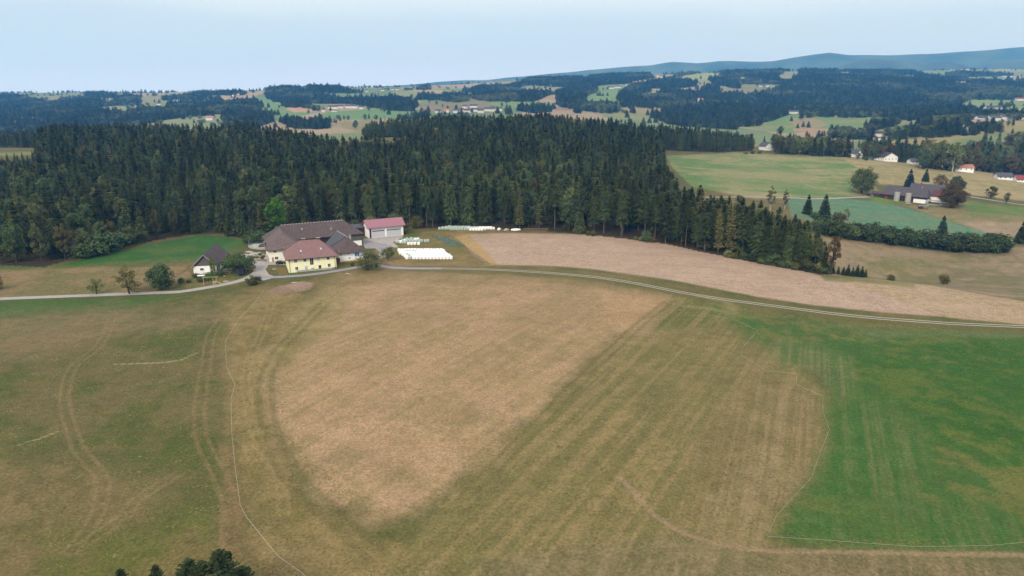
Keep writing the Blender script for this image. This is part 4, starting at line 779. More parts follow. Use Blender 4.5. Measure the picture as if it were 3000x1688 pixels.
# --- the long barn
AB = R(28); BX, BY = -108.4, 304.6; WB = (42, 12.6)
root, rf, ze, sl = house('barn', (BX, BY, 0), AB, 42, 12.6, 6.5, 11.5, M_BRD, M_RDRK, 'long barn with dark tiled roof, pale ridge tiles and board walls', 'barn', ov=1.0, hl=7.5, hr=7.5, plinth=(M_WHI, 2.4))
ridge_caps(rf, (6.6, 6.3, 11.65), (35.4, 6.3, 11.65), M_RIDG, 22)
b = MB(); b.box(33, -.12, 2.5, 42.1, .0, 6.2); b.box(41.98, -.12, 2.5, 42.12, 12.6, 6.2); b.build('board_cladding', M_GBD, root)
for x, y in ((15.5, 3.4), (28.5, 2.4)): z = ze+.1+(y+1)*sl; c = on_roof(rf, 'roof_vent', M_RIDG, x, y, z-.2, .7, .6, .8)
b = MB(); b.tube([(30.6, -.25, 0), (30.6, -.25, 6.2)], .1, 6); b.build('downpipe', M_MET, root)
for x in (22, 26): opening(root, WB, 'front', x, 2.6, 2.2, 2.6, 'window', pane=M_BRD, frame=M_GBD)
# --- right-hand wing with slate side and white walls
WR = (9.8, 23)
root, rf, ze, sl = house('farmhouse', (-72.6, 288.6, 0), R(30), 9.8, 20, 5.0, 9.6, M_WHI, M_RDRK, 'white-walled wing with steep dark roof, small windows and a blue wall picture', ov=.9, hl=6.2, hr=0, axis='y')
F, _, _ = roof_faces(9.8, 20, ze+.2, 9.8, .92, 6.2, 0, 'y'); q = F[1]; D_, A_, r1_, r2_ = [Vector(p) for p in q]
nrm = (A_-D_).cross(r1_-D_).normalized(); nrm = nrm if nrm.z > 0 else -nrm
m0 = D_.lerp(A_, .35); b = MB(); b.prism([tuple(D_+nrm*.05), tuple(m0+nrm*.05), tuple(r1_.lerp(r2_, .12)+nrm*.05), tuple(r2_+nrm*.05)], tuple(nrm*.07)); b.build('slate_side', M_SLT, rf)
b = MB(); b.tube([r1_+Vector((0, 0, .05)), r2_+Vector((0, 0, .05))], .13, 6); b.tube([r2_, D_], .12, 5); b.build('verge', M_RIDG, rf)
c = on_roof(rf, 'chimney', M_CON, 6.0, 5.6, 8.2, .8, .8, 2.3); on_roof(rf, 'cap', M_MET, 6.0, 5.6, 10.5, 1.0, 1.0, .12, c)
b = MB(); b.tube([(5.5, 5.6, 9.0), (4.6, 5.5, 10.4), (4.9, 5.5, 10.6)], .05, 5); b.build('aerial', M_MET, rf)
for u, z, w_, h_ in [(3.3, 3.55, .7, .5), (6.6, 3.8, .6, .45), (3.6, 1.5, .7, .45)]: opening(root, WR, 'front', u, z, w_, h_, fr=.1)
for q in (3, 8, 13): opening(root, WR, 'right', q, 3.2, .9, .9)
b = MB(); b.box(-.05, -.07, -.3, 9.9, .1, .55); b.build('plinth', M_ORP, root)
pic = obox(*WALLF['front'](*WR), 6.0, 7.9, 2.1, 3.6, .02, .08).build('wall_picture', mat('blue_picture', alb((46, 138, 214)), var=.25, scale=1.2), root)
b = MB(); o_, ux_, n_ = WALLF['front'](*WR); b.prism([tuple(o_+ux_*u+n_*.085+Vector((0, 0, z))) for u, z in ((6.8, 2.3), (7.2, 2.35), (7.3, 3.1), (7.0, 3.4), (6.75, 3.0))], tuple(n_*.02)); b.build('figure', mat('pale_figure', alb((196, 214, 236))), pic)
# gateway wall with terrace between the two houses
gw = empty('gateway_wall', (-75.0, 286.6, 0), R(38), 1, 'cream gateway wall with arched brown wooden gate and roofed terrace', 'wall')
b = MB(); b.box(-1.4, 0, -.4, 3.4, .5, 3.3); b.build('wall', M_CRE, gw)
arc = [(1.0-1.5, -.08, 0), (1.0+1.5, -.08, 0)]+[(1.0+1.5*math.cos(t), -.08, 1.7+1.05*math.sin(t)) for t in np.linspace(0, math.pi, 9)]; b = MB(); b.prism(arc, (0, .2, 0)); b.build('gate', M_BRN, gw)
b = MB(); b.box(-1.5, -.1, 3.3, 3.5, 5, 3.45); b.box(-1.5, -.1, 3.45, 3.5, 0, 4.2); b.build('terrace', M_CON, gw); b = MB(); b.box(2.5, 1, 3.45, 3.3, 1.2, 5.4); b.build('terrace_door', M_ORA, gw)
b = MB(); b.box(-1.42, -.06, -.4, -.5, .52, .5); b.box(2.5, -.06, -.4, 3.4, .52, .5); b.build('plinth', M_ORP, gw)
# --- garage with red sheet-metal roof
AG = math.atan2(8.3, 16.2); WG = (18, 9)
root, rf, ze, sl = house('garage', (-71.2, 340.4, 0), AG, 18, 9.0, 5.7, 8.4, M_WHI, M_RMET, 'white double garage with red sheet-metal roof beside the wood', 'garage', ov=.9, hl=0, hr=0, og=1.0)
for u, w_ in ((5.0, 6.7), (13.0, 7.6)):
    f = opening(root, WG, 'front', u, .15, w_, 4.3, 'door', fr=.15, pane=M_SHUT, name='garage_door')
    obox(*WALLF['front'](*WG), u-w_/2+.2, u+w_/2-.2, 3.1, 3.5, .02, .035).build('glass_strip', M_GLS, f)
    for zz in (1.1, 2.1, 3.0): obox(*WALLF['front'](*WG), u-w_/2, u+w_/2, zz, zz+.05, .012, .03).build('panel_joint', M_MET, f)
obox(*WALLF['front'](*WG), .45, 1.45, 0, 4.6, .0, .05).build('board_panel', M_BRD, root)
house('lean_to_shed', (-84.5, 341, 0), AG, 12, 8, 4.6, 5.6, M_BRD, M_SLT, 'low grey-roofed shed between the long barn and the red-roofed garage', 'shed', ov=.4)
# --- gabled barn on the left
WS = (8.8, 21.5)
root, rf, ze, sl = house('cottage', (-127.2, 269.9, 0), R(10), 8.8, 21.5, 3.4, 7.7, M_WHI, M_RDRK, 'small white cottage with steep brown gable roof and boarded gable', 'cottage', ov=.7, og=.7, axis='y', gable=M_GBD)
b = MB(); z0 = ze+.14
for s in (-1, 1): x_ = 4.4-s*(4.4+.7); b.prism([(x_, -.76, z0), (4.4, -.76, 7.86), (4.4, -.76, 7.56), (x_, -.76, z0-.3)], (0, -.08, 0))
b.build('bargeboard', mat('pale_boards', alb((186, 184, 190)), var=.15), rf); b = MB(); b.box(.01, -.03, 3.1, 8.79, .1, 3.5); b.build('boards', M_GBD, root)
opening(root, WS, 'front', 3.2, 1.3, 1.3, .9)
for q, k_ in ((1.6, 'door'), (4.6, 'door'), (8.5, 'window'), (13, 'window')): opening(root, WS, 'right', q, .1 if k_ == 'door' else 1.2, 1.3, 2.4 if k_ == 'door' else 1.0, k_, pane=M_DRD if k_ == 'door' else None)
b = MB(); b.tube([(8.9, -.1, 0), (8.9, -.1, 3.0)], .06, 6); b.build('downpipe', M_BRD, root)
# ------------------------------------------------------------------ roads and yards (draped sheets)
def ribbon(name, ptsW, half, m, off=.06, kind='structure', parent=None, off_c=0.0, fade=None):
    P = np.asarray(ptsW, float); seg = np.hypot(*np.diff(P, axis=0).T); s = np.append(0, np.cumsum(seg)); n = max(8, int(s[-1]/2.5)); t = np.linspace(0, s[-1], n)
    x = np.interp(t, s, P[:, 0]); y = np.interp(t, s, P[:, 1]); T = np.stack([np.gradient(x), np.gradient(y)], 1); T /= np.linalg.norm(T, axis=1)[:, None]; N_ = np.stack([-T[:, 1], T[:, 0]], 1)
    cols = []
    hw = half*(1+.10*(vn(t, t*0, 6, 3)-.5))
    for c in (-1, -.33, .33, 1): q = np.stack([x, y], 1)+N_*(off_c+c*hw)[:, None]; cols.append(np.column_stack([q, ground_z(q[:, 0], q[:, 1])+off]))
    v = np.concatenate(cols); i = np.arange(n*4).reshape(4, n); f = np.stack([i[:-1, :-1], i[1:, :-1], i[1:, 1:], i[:-1, 1:]], -1).reshape(-1, 4)
    return v, f
def ribbon_obj(name, parts, m):
    vs, fs, k = [], [], 0
    for v, f in parts: vs.append(v); fs.append(f+k); k += len(v)
    o = link(name, mesh_fast(name, np.concatenate(vs), np.concatenate(fs)[:, ::-1], 4, m)); return tag(o, kind='structure')
def W2(pts, n=6): c = curve(pts, n); X, Y, ok = unproj(c[:, 0], c[:, 1]); return np.stack([X[ok], Y[ok]], 1)
LANE = [(-160, 884), (0, 876), (233, 867), (466, 858), (520, 856), (576, 848), (650, 835), (706, 822), (743, 807), (762, 788), (768, 770)]
ribbon_obj('lane', [ribbon('', W2(LANE), 1.9, None)], M_ROADB)
LB = W2([(744, 805), (766, 811), (800, 813), (837, 811), (893, 807), (948, 800), (1000, 792), (1040, 785), (1080, 778), (1116, 779), (1133, 783), (1170, 786), (1226, 787.5), (1294, 787)])
ribbon_obj('driveway', [ribbon('', LB, 1.75, None, off=.09)], M_ROADA)
TR = W2([(1288, 787), (1400, 789), (1514, 794), (1630, 802), (1747, 813), (1864, 831), (1980, 854), (2097, 874), (2213, 890), (2330, 905), (2446, 920), (2563, 932), (2680, 941), (2796, 949), (3000, 958), (3250, 968)])
ribbon_obj('farm_track', [ribbon('', TR, .36, None, off=.07, off_c=.95), ribbon('', TR, .36, None, off=.07, off_c=-.95)], mat('pale_gravel', alb((196, 188, 172)), var=.2, scale=1.5))
def yard(name, poly, m, off=.05, step=3.0):
    X, Y, ok = unproj([p[0] for p in poly], [p[1] for p in poly]); import bmesh
    b = bmesh.new(); vs = [b.verts.new((x, y, 0)) for x, y in zip(X, Y)]; b.faces.new(vs)
    bmesh.ops.triangulate(b, faces=b.faces); 
    for _ in range(4):
        es = [e for e in b.edges if e.calc_length() > step*1.6]
        if es: bmesh.ops.subdivide_edges(b, edges=es, cuts=1)
        bmesh.ops.triangulate(b, faces=b.faces)
    z = ground_z(np.array([v.co.x for v in b.verts]), np.array([v.co.y for v in b.verts]))
    for v, q in zip(b.verts, z): v.co.z = q+off
    bmesh.ops.recalc_face_normals(b, faces=b.faces); me = bpy.data.meshes.new(name); b.to_mesh(me); b.free(); me.materials.append(m)
    if me.polygons and me.polygons[0].normal.z < 0: me.flip_normals()
    return tag(link(name, me), kind='structure')
S1z = (.18634, 520, 600); S3z = (.18634, 1040, 600)
yard('farmyard', Z(*S1z, (1120, 885), (1435, 893), (1430, 950), (1385, 1020), (1440, 1100), (1560, 1140), (1350, 1195), (1200, 1110), (1240, 1030), (1230, 960), (1150, 920)), M_ROADB, .075)
yard('garage_forecourt', Z(*S3z, (215, 532), (760, 480), (750, 520), (600, 590), (690, 672), (625, 676), (560, 655), (500, 625), (370, 610), (130, 535)), M_ROADB, .06)
yard('yard_drive', Z(*S3z, (130, 535), (372, 612), (500, 627), (560, 657), (450, 720), (400, 780), (440, 830), (395, 880), (370, 860), (375, 740), (320, 690), (160, 690), (130, 620)), M_ROADA, .055)
yard('rear_court', Z(*S1z, (1440, 892), (1700, 905), (1715, 950), (1430, 945)), M_ROADB, .05)
for nm_, pts, hw in [('field_path', [(1985, 580), (2100, 578), (2235, 578), (2330, 581), (2400, 583), (2500, 579), (2545, 577)], 1.6), ('farm_road', [(2820, 574), (2880, 583), (3000, 601), (3150, 620)], 1.7), ('field_road', [(2690, 694), (2740, 697), (2800, 699), (2880, 703), (2950, 706), (3000, 707), (3150, 705)], 1.6)]:
    ribbon_obj(nm_, [ribbon('', W2(pts, 4), hw, None, off=.12)], M_ROADB)
# ------------------------------------------------------------------ wrapped bales
M_BW = mat('white_film', (.84, .84, .85), var=.03, rough=.35, spec=.5, scale=1.5); M_BG = mat('pale_green_film', alb((206, 224, 214)), var=.08, rough=.35, spec=.5, scale=1.5)
def bale_mesh(name, m):
    b = MB(); n = 14; prof = [(.0, .0), (.58, .0), (.68, .08), (.70, .35), (.685, .62), (.70, .9), (.67, 1.16), (.56, 1.25), (.0, 1.27)]
    for i in range(len(prof)-1):
        (r0, z0), (r1, z1) = prof[i], prof[i+1]
        for k in range(n):
            a, c = 2*math.pi*k/n, 2*math.pi*(k+1)/n; P = lambda r, z, t: (r*math.cos(t), r*math.sin(t), z)
            if r0 == 0: b.face([P(r1, z1, c), P(r1, z1, a), (0, 0, z0)])
            elif r1 == 0: b.face([P(r0, z0, a), P(r0, z0, c), (0, 0, z1)])
            else: b.face([P(r0, z0, a), P(r0, z0, c), P(r1, z1, c), P(r1, z1, a)])
    return b.mesh(name, m)
BWm, BGm = bale_mesh('bale_white', M_BW), bale_mesh('bale_green', M_BG); rb = np.random.RandomState(8); nb_ = 0
def bale(x, y, green, label, group):
    global nb_; o = link('wrapped_bale', BGm if green else BWm); z = float(ground_z(x, y)); s = rb.uniform(.97, 1.04)
    o.location = (x+rb.uniform(-.04, .04), y+rb.uniform(-.04, .04), z-.02); o.rotation_euler = (rb.uniform(-.03, .03), rb.uniform(-.03, .03), rb.uniform(0, 6.28)); o.scale = (s*1.03, s*1.03, s); nb_ += 1; tag(o, label, 'bale', group)
fx0, fy0 = at_z(1191, 759, 0); fx1, fy1 = at_z(1328, 759, 0)
for r_ in range(11):
    t = r_/10; lo = -5.6*t**.7+(.0 if r_ < 3 else -.3) + (1.2 if 1 < r_ < 5 else 0)*.5; hi = -6.6*t; y = fy0+r_*1.55; xs = np.arange(fx0+.2+lo+.7*(r_ % 2), fx1-.5+hi+3.2*(t*.4), 1.48)
    for j, x in enumerate(xs):
        g_ = (j == 1 and r_ < 5) or (r_ in (7, 8) and 1 < j < 5 and rb.rand() < .6)
        wh = 'front row' if r_ == 0 else 'back row' if r_ == 10 else 'middle'
        bale(x, y, g_, ('pale green wrapped bale in the %s of the big bale block' if g_ else 'white wrapped bale in the %s of the big bale block') % wh, 'bales of the big block by the lane')
fx0, fy0 = at_z(1284, 674, 0); fx1, fy1 = at_z(1451, 673, 0)
for r_ in range(4):
    for x in np.arange(fx0+.6+r_*1.6*(r_ > 0), fx1-.3-r_*1.9, 1.5):
        u = (x-fx0)/(fx1-fx0); g_ = u < .52 or (r_ > 1 and u < .7); yb = fy0+r_*1.55+(1.6 if u > .86 else 0)+(1.2 if u < .2 else 0)-(1.5 if .55 < u < .8 else 0)
        bale(x, yb, g_, ('pale green' if g_ else 'white')+' wrapped bale in the long row against the wood edge', 'bales of the long row at the wood')
def mid(pts, base):
    for a, b_, g_ in pts: x, y = at_z(base[1]+a*base[0], base[2]+b_*base[0], 0); bale(x, y, g_, ('pale green' if g_ else 'white')+' wrapped bale in the loose group beside the garage forecourt', 'bales of the loose group by the garage')
mid([(842, 628, 0), (892, 628, 0), (945, 628, 0), (1002, 630, 0), (655, 592, 1), (690, 595, 1), (722, 600, 0), (755, 606, 1), (790, 610, 1), (1105, 586, 1), (1148, 584, 1), (1050, 585, 1), (820, 590, 1), (870, 590, 1), (920, 592, 1), (970, 590, 1), (1015, 590, 1), (745, 580, 1), (780, 575, 0), (850, 572, 1), (905, 570, 1), (955, 570, 0), (1000, 572, 1), (820, 556, 1), (885, 550, 1), (940, 554, 1), (990, 560, 0)], S3z)
# ------------------------------------------------------------------ single trees, shrubs
def tree(kind, var, px, py, H, wide, name, label, m=None, cat='tree', group=None, D=None, parts=True):
    if D is None: x, y, z = on(px, py)
    else: a, b, c = ray(px, py); x, y = a/b*D, D; z = float(ground_z(x, y))
    return place(kind, var, x, y, z, H, (px*.37+py*.11) % 6.28, name, label, cat, group, wide, m, parts)
# purpose-built meshes for the trees that stand alone
mk_broad('apple', M_LEAFD, [(7.6, 5.6, .02, 60, 90, .26, dict(clr=.34, lean=1)), (9.2, 4.4, .08, 60, 110, .26, dict(clr=.36))])
mk_broad('gnarled', M_LEAFO, [(9.8, 4.9, .1, 36, 64, .24, dict(clr=.25, sparse=.15, lean=1.2))])
mk_broad('airy', M_LEAF, [(6.5, 3.0, .18, 34, 50, .2, dict(clr=.34, sparse=.1)), (7, 4.6, .08, 46, 60, .22, dict(clr=.32, sparse=.05))])
mk_broad('grand', M_LEAFD, [(22, 11.5, .08, 110, 110, .42, dict(clr=.26)), (17, 8.6, .06, 90, 110, .4, dict(clr=.28))])
tree('apple', 0, 694, 798, 8.4, 1.12, 'apple_tree', 'wide dark green apple tree behind the trampoline')
tree('apple', 1, 474, 847, 9.8, 1.12, 'leafy_tree', 'round dark green tree left of the cottage garden by the lane')
tree('gnarled', 0, 380, 861, 10.4, 1.0, 'gnarled_tree', 'old gnarled half-bare tree with thick grey trunk beside the lane')
tree('airy', 0, 284, 862, 6.2, 1.05, 'young_tree', 'small grey-green tree, leftmost of the lane trees on the meadow')
tree('airy', 1, -10, 850, 6.5, .8, 'leafy_tree', 'olive tree cut by the left picture edge above the lane', m=M_LEAFO)
tree('airy', 0, 1136, 763, 6.3, 1.15, 'young_tree', 'small dark green tree between drive and big bale block', m=M_LEAFD)
tree('airy', 1, 1081, 791, 8.0, 1.2, 'leafy_tree', 'airy olive-green tree beside the driveway in front of the white wing')
tree('airy', 1, 1219, 670, 7.4, .8, 'leafy_tree', 'small pale tree right of the red-roofed garage', m=M_LEAFO)
for px, D, H, lb in [(1085, 358, 8.5, 'bushy pale green tree behind the left end of the garage roof'), (1152, 362, 9.5, 'bushy tree behind the middle of the garage roof'), (1190, 352, 6, 'low leafy tree at the right corner of the garage'), (1044, 356, 7, 'yellow-green bush between barn roof and garage')]: tree('airy', 1, px, 660, H, .8, 'leafy_tree', lb, D=D, m=M_LEAF)
tree('broadleaf', 1, 808, 660, 23, 1.1, 'leafy_tree', 'bright fresh-green tall tree behind the left end of the barn', D=336, m=M_LEAFY)
for px, D, H, wd, m_, lb in [(50, 289, 19, .9, M_LEAFD, 'tall blue-green leafy tree at the far left wood edge'), (125, 290, 18, .75, M_LEAF, 'tall green leafy tree with forked bare trunks at the left wood edge'), (196, 296, 17, .75, M_LEAFO, 'yellow-olive tree standing in front of the left wood'), (8, 287, 9, 1, M_LEAFO, 'low olive shrubby tree at the very left wood edge')]: tree('broadleaf', 0, px, 775, H, wd, 'leafy_tree', lb, D=D, m=m_)
for i, (px, py, H, wd) in enumerate([(240, 756, 7, 1.3), (268, 750, 8.5, 1.2), (296, 744, 9, 1.2), (325, 735, 8.5, 1.25), (350, 726, 8, 1.2), (378, 716, 8.5, 1.0)]): tree('shrub', i, px, py, H, wd, 'shrub', 'large yellow-green shrub at the right end of the shrub row below the left wood' if i == 5 else 'large green shrub in the row below the left wood', cat='shrub', group='shrubs below the left wood', m=M_LEAF if i == 5 else M_LEAFD)
tree('shrub', 0, 755, 712, 6.2, 1.35, 'shrub', 'grey-green round shrub behind the slurry tank', cat='shrub', m=M_LEAFD); tree('shrub', 1, 722, 712, 3, 1.3, 'shrub', 'low dark shrub left of the grey-green one at the tank', cat='shrub', m=M_LEAFD)
tree('shrub', 2, 743, 834, 3.6, 1.15, 'shrub', 'round green shrub below the lane fork', cat='shrub', parts=True)
for i, (px, py, H, wd, m_, lb) in enumerate([(531, 830, 2.2, 1, M_LEAFD, 'dark round bush at the left garden corner'), (553, 828, 1.4, 1.4, M_LEAFO, 'low brownish bush in the cottage garden bed'), (590, 826, 2.0, 1.2, M_LEAFD, 'dark bush left of the climbing frame'), (614, 822, 3.0, 1, M_LEAFY, 'light green bush behind the swing frame'), (644, 808, 2.4, 1.3, M_LEAFD, 'dark green bush right of the two thujas'), (575, 812, 1.6, 1.6, M_LEAF, 'pale green plants in front of the cottage wall'), (592, 797, 3.4, .6, M_LEAF, 'climbing plant on the white cottage front'), (1102, 783, 1.8, .9, M_LEAFY, 'small bush on the strip of lawn by the driveway'), (1032, 779, 1.8, .9, M_LEAFD, 'small bush in front of the white wing')]): tree('shrub', i, px, py, H, wd, 'bush', lb, cat='bush', m=m_)
def thuja(px, py, H, lb):
    Q = []; r_ = np.random.RandomState(int(px))
    for z in np.arange(.1, H, .16):
        rad_ = .72*min(1, (H-z)/2.2)**.7*(1+.0*z)
        Q.append(leaf_q(r_, (r_.uniform(-.08, .08), r_.uniform(-.08, .08), z), rad_, 26, .16, .5))
    x, y, z = on(px, py); e = empty('thuja', (x, y, z), 0, 1, lb, 'tree'); link('crown', qmesh('thuja_crown', np.concatenate(Q), M_THUJA), e); b = MB(); b.tube([(0, 0, -.3), (0, 0, H*.8)], [.14, .05], 6); b.build('trunk', M_BARKD, e)
thuja(622, 806, 7.9, 'left one of the two slim columnar thujas before the cottage'); thuja(630, 808, 7.6, 'right one of the two slim columnar thujas before the cottage')
M_LEAFH = mat('hedge_leaves', alb((84, 96, 52)), var=0, scale=.7, col2=alb((50, 66, 38)), objrand=.25, rough=.85, spec=.2)
# right-hand side
tree('grand', 0, 2524, 566, 21.5, 1.0, 'walnut_tree', 'great round dark green tree beside the field path above the teal crop', m=M_LEAF)
tree('grand', 1, 2786, 608, 18, 1.05, 'leafy_tree', 'large dark browning tree right of the old barn', m=M_LEAFB)
tree('grand', 1, 2800, 566, 14, .9, 'leafy_tree', 'green tree behind the large browning tree', m=M_LEAF); tree('airy', 1, 2755, 548, 11, .9, 'leafy_tree', 'reddish airy tree right of the white gable', m=M_LEAFB)
tree('garden_spruce', 0, 2365, 628, 12.5, 1.15, 'spruce_tree', 'left one of the two free-standing spruces on the teal field edge'); tree('garden_spruce', 1, 2414, 638, 14.5, 1.15, 'spruce_tree', 'right one of the two free-standing spruces on the teal field edge')
tree('garden_spruce', 0, 2663, 548, 15, 1.2, 'blue_spruce', 'bluish spruce behind the old barn roof', m=M_SPRB); tree('garden_spruce', 1, 2711, 532, 11, 1.2, 'spruce_tree', 'small dark spruce behind the white-gabled house')
tree('garden_spruce', 1, 2757, 697, 13.5, 1.05, 'spruce_tree', 'single spruce rising out of the long hedgerow'); tree('garden_spruce', 0, 2990, 712, 13.5, 1.2, 'spruce_tree', 'dark spruce at the right picture edge by the field road')
tree('birch', 0, 2256, 616, 15.5, 1, 'birch_tree', 'taller birch with white trunk at the teal field'); tree('birch', 1, 2299, 613, 13, 1, 'birch_tree', 'smaller birch right of the taller birch'); tree('birch', 1, 2477, 660, 11.5, 1.1, 'birch_tree', 'birch with white trunk at the left end of the hedgerow', m=M_LEAF); tree('shrub', 1, 2453, 655, 8, 1.0, 'shrub', 'dense shrub left of the hedgerow birch', cat='shrub', m=M_LEAF)
tree('shrub', 2, 2390, 640, 4, 1.4, 'shrub', 'low shrub between the two free-standing spruces', cat='shrub', m=M_LEAFD)
tree('broadleaf', 2, 2903, 581, 10.5, 1.3, 'fruit_tree', 'wide yellowish fruit tree on the slope right of the barn', m=M_LEAFO); tree('broadleaf', 0, 2948, 595, 9, .95, 'fruit_tree', 'smaller round fruit tree on the slope, right of the yellowish one', m=M_LEAF)
tree('broadleaf', 1, 2438, 775, 17, .8, 'leafy_tree', 'browning half-bare tree at the right tip of the wood', m=M_LEAFB, D=272)
tree('shrub', 0, 2610, 822, 3, 1.1, 'shrub', 'flat grey bush on the valley meadow', cat='shrub', m=M_LEAFO); tree('shrub', 1, 2765, 832, 4.8, .95, 'shrub', 'round bush on the valley meadow, right of the flat grey bush', cat='shrub', m=M_LEAFO)
for i, (a, b_, h_) in enumerate([(640, 905, 150), (700, 925, 150), (770, 935, 140), (850, 955, 140), (920, 965, 130), (1000, 975, 140), (1080, 985, 135), (1160, 995, 160), (1235, 1000, 150), (1310, 1010, 150), (1390, 1020, 140), (1470, 1030, 150), (1550, 1040, 150), (1640, 1050, 150), (1730, 1060, 150), (1820, 1070, 150), (1900, 1080, 130), (1980, 1085, 160), (2060, 1085, 170), (2140, 1090, 140), (2220, 1088, 150), (2300, 1090, 180), (2370, 1090, 150)]):
    px, py = 2200+a*.31056, 400+b_*.31056
    tree('shrub', i, px, py, h_*.31056/FPX*385*(.86+.3*((i*11) % 5)/4), 1.15+.2*((i*7) % 3)/3, 'hedgerow_shrub', ('big dark green shrub at the left end' if i < 3 else 'big dark green shrub at the right end' if i > 19 else 'big dark green shrub in the middle')+' of the long hedgerow', cat='shrub', group='shrubs of the long hedgerow', m=M_LEAFH if i % 4 else M_LEAFD)
    if i % 2: tree('shrub', i+1, px-4, py-12, h_*.31056/FPX*385*.95, 1.2, 'hedgerow_shrub', 'shrub on the far side of the long hedgerow', cat='shrub', group='shrubs of the long hedgerow', m=M_LEAFH)
for i, (px, py, H) in enumerate([(2440, 806, 3.6), (2455, 808, 3.4), (2470, 811, 3.8), (2483, 812, 4.8), (2497, 814, 4.0), (2510, 815, 5.0), (2524, 816, 4.6), (2535, 816, 3.4)]): tree('young_spruce', i, px, py-4, H, 1.35, 'young_spruce', 'knee-high young spruce in the clump right of the wood tip' if 0 else 'small young spruce in the clump right of the wood tip', group='young spruces right of the wood tip', m=M_SPRD)
for i, (px, py) in enumerate([(900*.3883+1450, 550), (1000, 0)][:0]): pass
for i, px in enumerate([1722, 1738, 1880, 1895, 1862, 1912, 2132, 2290, 2150, 2330]): q = np.interp(px, [f[0] for f in FRONT], [f[1] for f in FRONT]); tree('shrub', i, px, q+1, [2.6, 3, 2.4, 5.5, 2.2, 2.6, 3.4, 3.0, 2.6, 3.4][i], .9, 'shrub', 'low shrub at the foot of the wood along the ploughed field', cat='shrub', group='shrubs at the wood foot', m=[M_LEAF, M_LEAFO, M_LEAF, M_LEAFD][i % 4])
for i, px in enumerate([2180, 2205, 2236, 2262, 2276, 2305, 2318, 2345, 2362, 2378, 2392, 2408, 2420]): q = np.interp(px, [f[0] for f in FRONT], [f[1] for f in FRONT]); tree('shrub', i, px, q-2, [3.2, 4.4, 3.8, 5.2, 3.4][i % 5], 1.1, 'shrub', 'low shrub at the foot of the wood tip beside the ploughed field', cat='shrub', group='shrubs at the wood tip', m=[M_LEAFD, M_LEAFH, M_LEAF][i % 3])
# trees and woods round the hamlet on the right
hr_ = np.random.RandomState(44)
def grove(poly, st, kinds, Hr, label, group, excl=None):
    P = np.asarray(poly); X_, Y_ = jgrid(-100, 1300, 500, 1300, st, hr_, .45); a = azpx(X_, Y_); k_ = inpoly(a, Y_, poly); X_, Y_ = X_[k_], Y_[k_]; z_ = ground_z(X_, Y_)
    for x, y, z in zip(X_, Y_, z_):
        kd = kinds[hr_.randint(len(kinds))]; H = hr_.uniform(*Hr)*(1.15 if kd == 'spruce' else 1); v = hr_.randint(3)
        mm = {'broadleaf': [None, M_LEAFO, M_LEAFD, None, M_LEAFB][hr_.randint(5)], 'spruce': None, 'birch': None}[kd]
        place(kd, v, x, y, z, H, hr_.uniform(0, 6.28), {'broadleaf': 'leafy_tree', 'spruce': 'spruce_tree', 'birch': 'birch_tree'}[kd], {'broadleaf': 'leafy', 'spruce': 'dark conifer', 'birch': 'birch'}[kd]+(' tree ' if kd != 'birch' else ' ')+label, 'tree', group, 1, mm)
grove([(2262, 758), (2480, 750), (2480, 790), (2262, 800)], 7.5, ['spruce', 'broadleaf', 'broadleaf'], (16, 23), 'in the row behind the upper meadow', 'trees behind the upper meadow')
grove([(2525, 755), (2575, 752), (2580, 785), (2525, 790)], 9, ['broadleaf', 'birch'], (16, 21), 'left of the gabled hamlet house', 'trees left of the gabled house')
grove([(2530, 775), (2700, 765), (2700, 830), (2530, 840)], 9, ['spruce', 'spruce', 'broadleaf'], (17, 23), 'behind the hamlet houses', 'trees behind the hamlet')
grove([(2700, 694), (2815, 684), (2830, 730), (2700, 738)], 7, ['broadleaf', 'broadleaf', 'birch'], (23, 30), 'in the tall clump right of the hamlet', 'tall trees right of the hamlet')
grove([(2835, 735), (3100, 715), (3150, 920), (2835, 920)], 11, ['broadleaf', 'spruce', 'broadleaf', 'broadleaf', 'broadleaf'], (17, 26), 'in the wood on the right-hand slope', 'trees of the right slope')
grove([(2230, 1010), (2330, 1000), (2560, 960), (2560, 990), (2330, 1030), (2240, 1040)], 14, ['broadleaf', 'spruce'], (9, 14), 'in the dip beyond the hamlet', 'trees in the dip')
for i, (px, py, H) in enumerate([(2640, 505-40, 6), (2658, 470, 6), (2712, 486, 7), (2630, 474, 5), (2460, 460, 4), (2440, 458, 4), (2425, 456, 5), (2535, 470, 5), (2185, 452, 3), (2205, 451, 3.5), (2225, 450, 4), (2512, 467, 8)]): tree('shrub' if H < 7 else 'broadleaf', i, px, py, H, 1.2, 'garden_bush', 'rounded bush at the garden edge of the hamlet', cat='bush', group='garden bushes of the hamlet', m=[M_LEAF, M_LEAFD][i % 2])
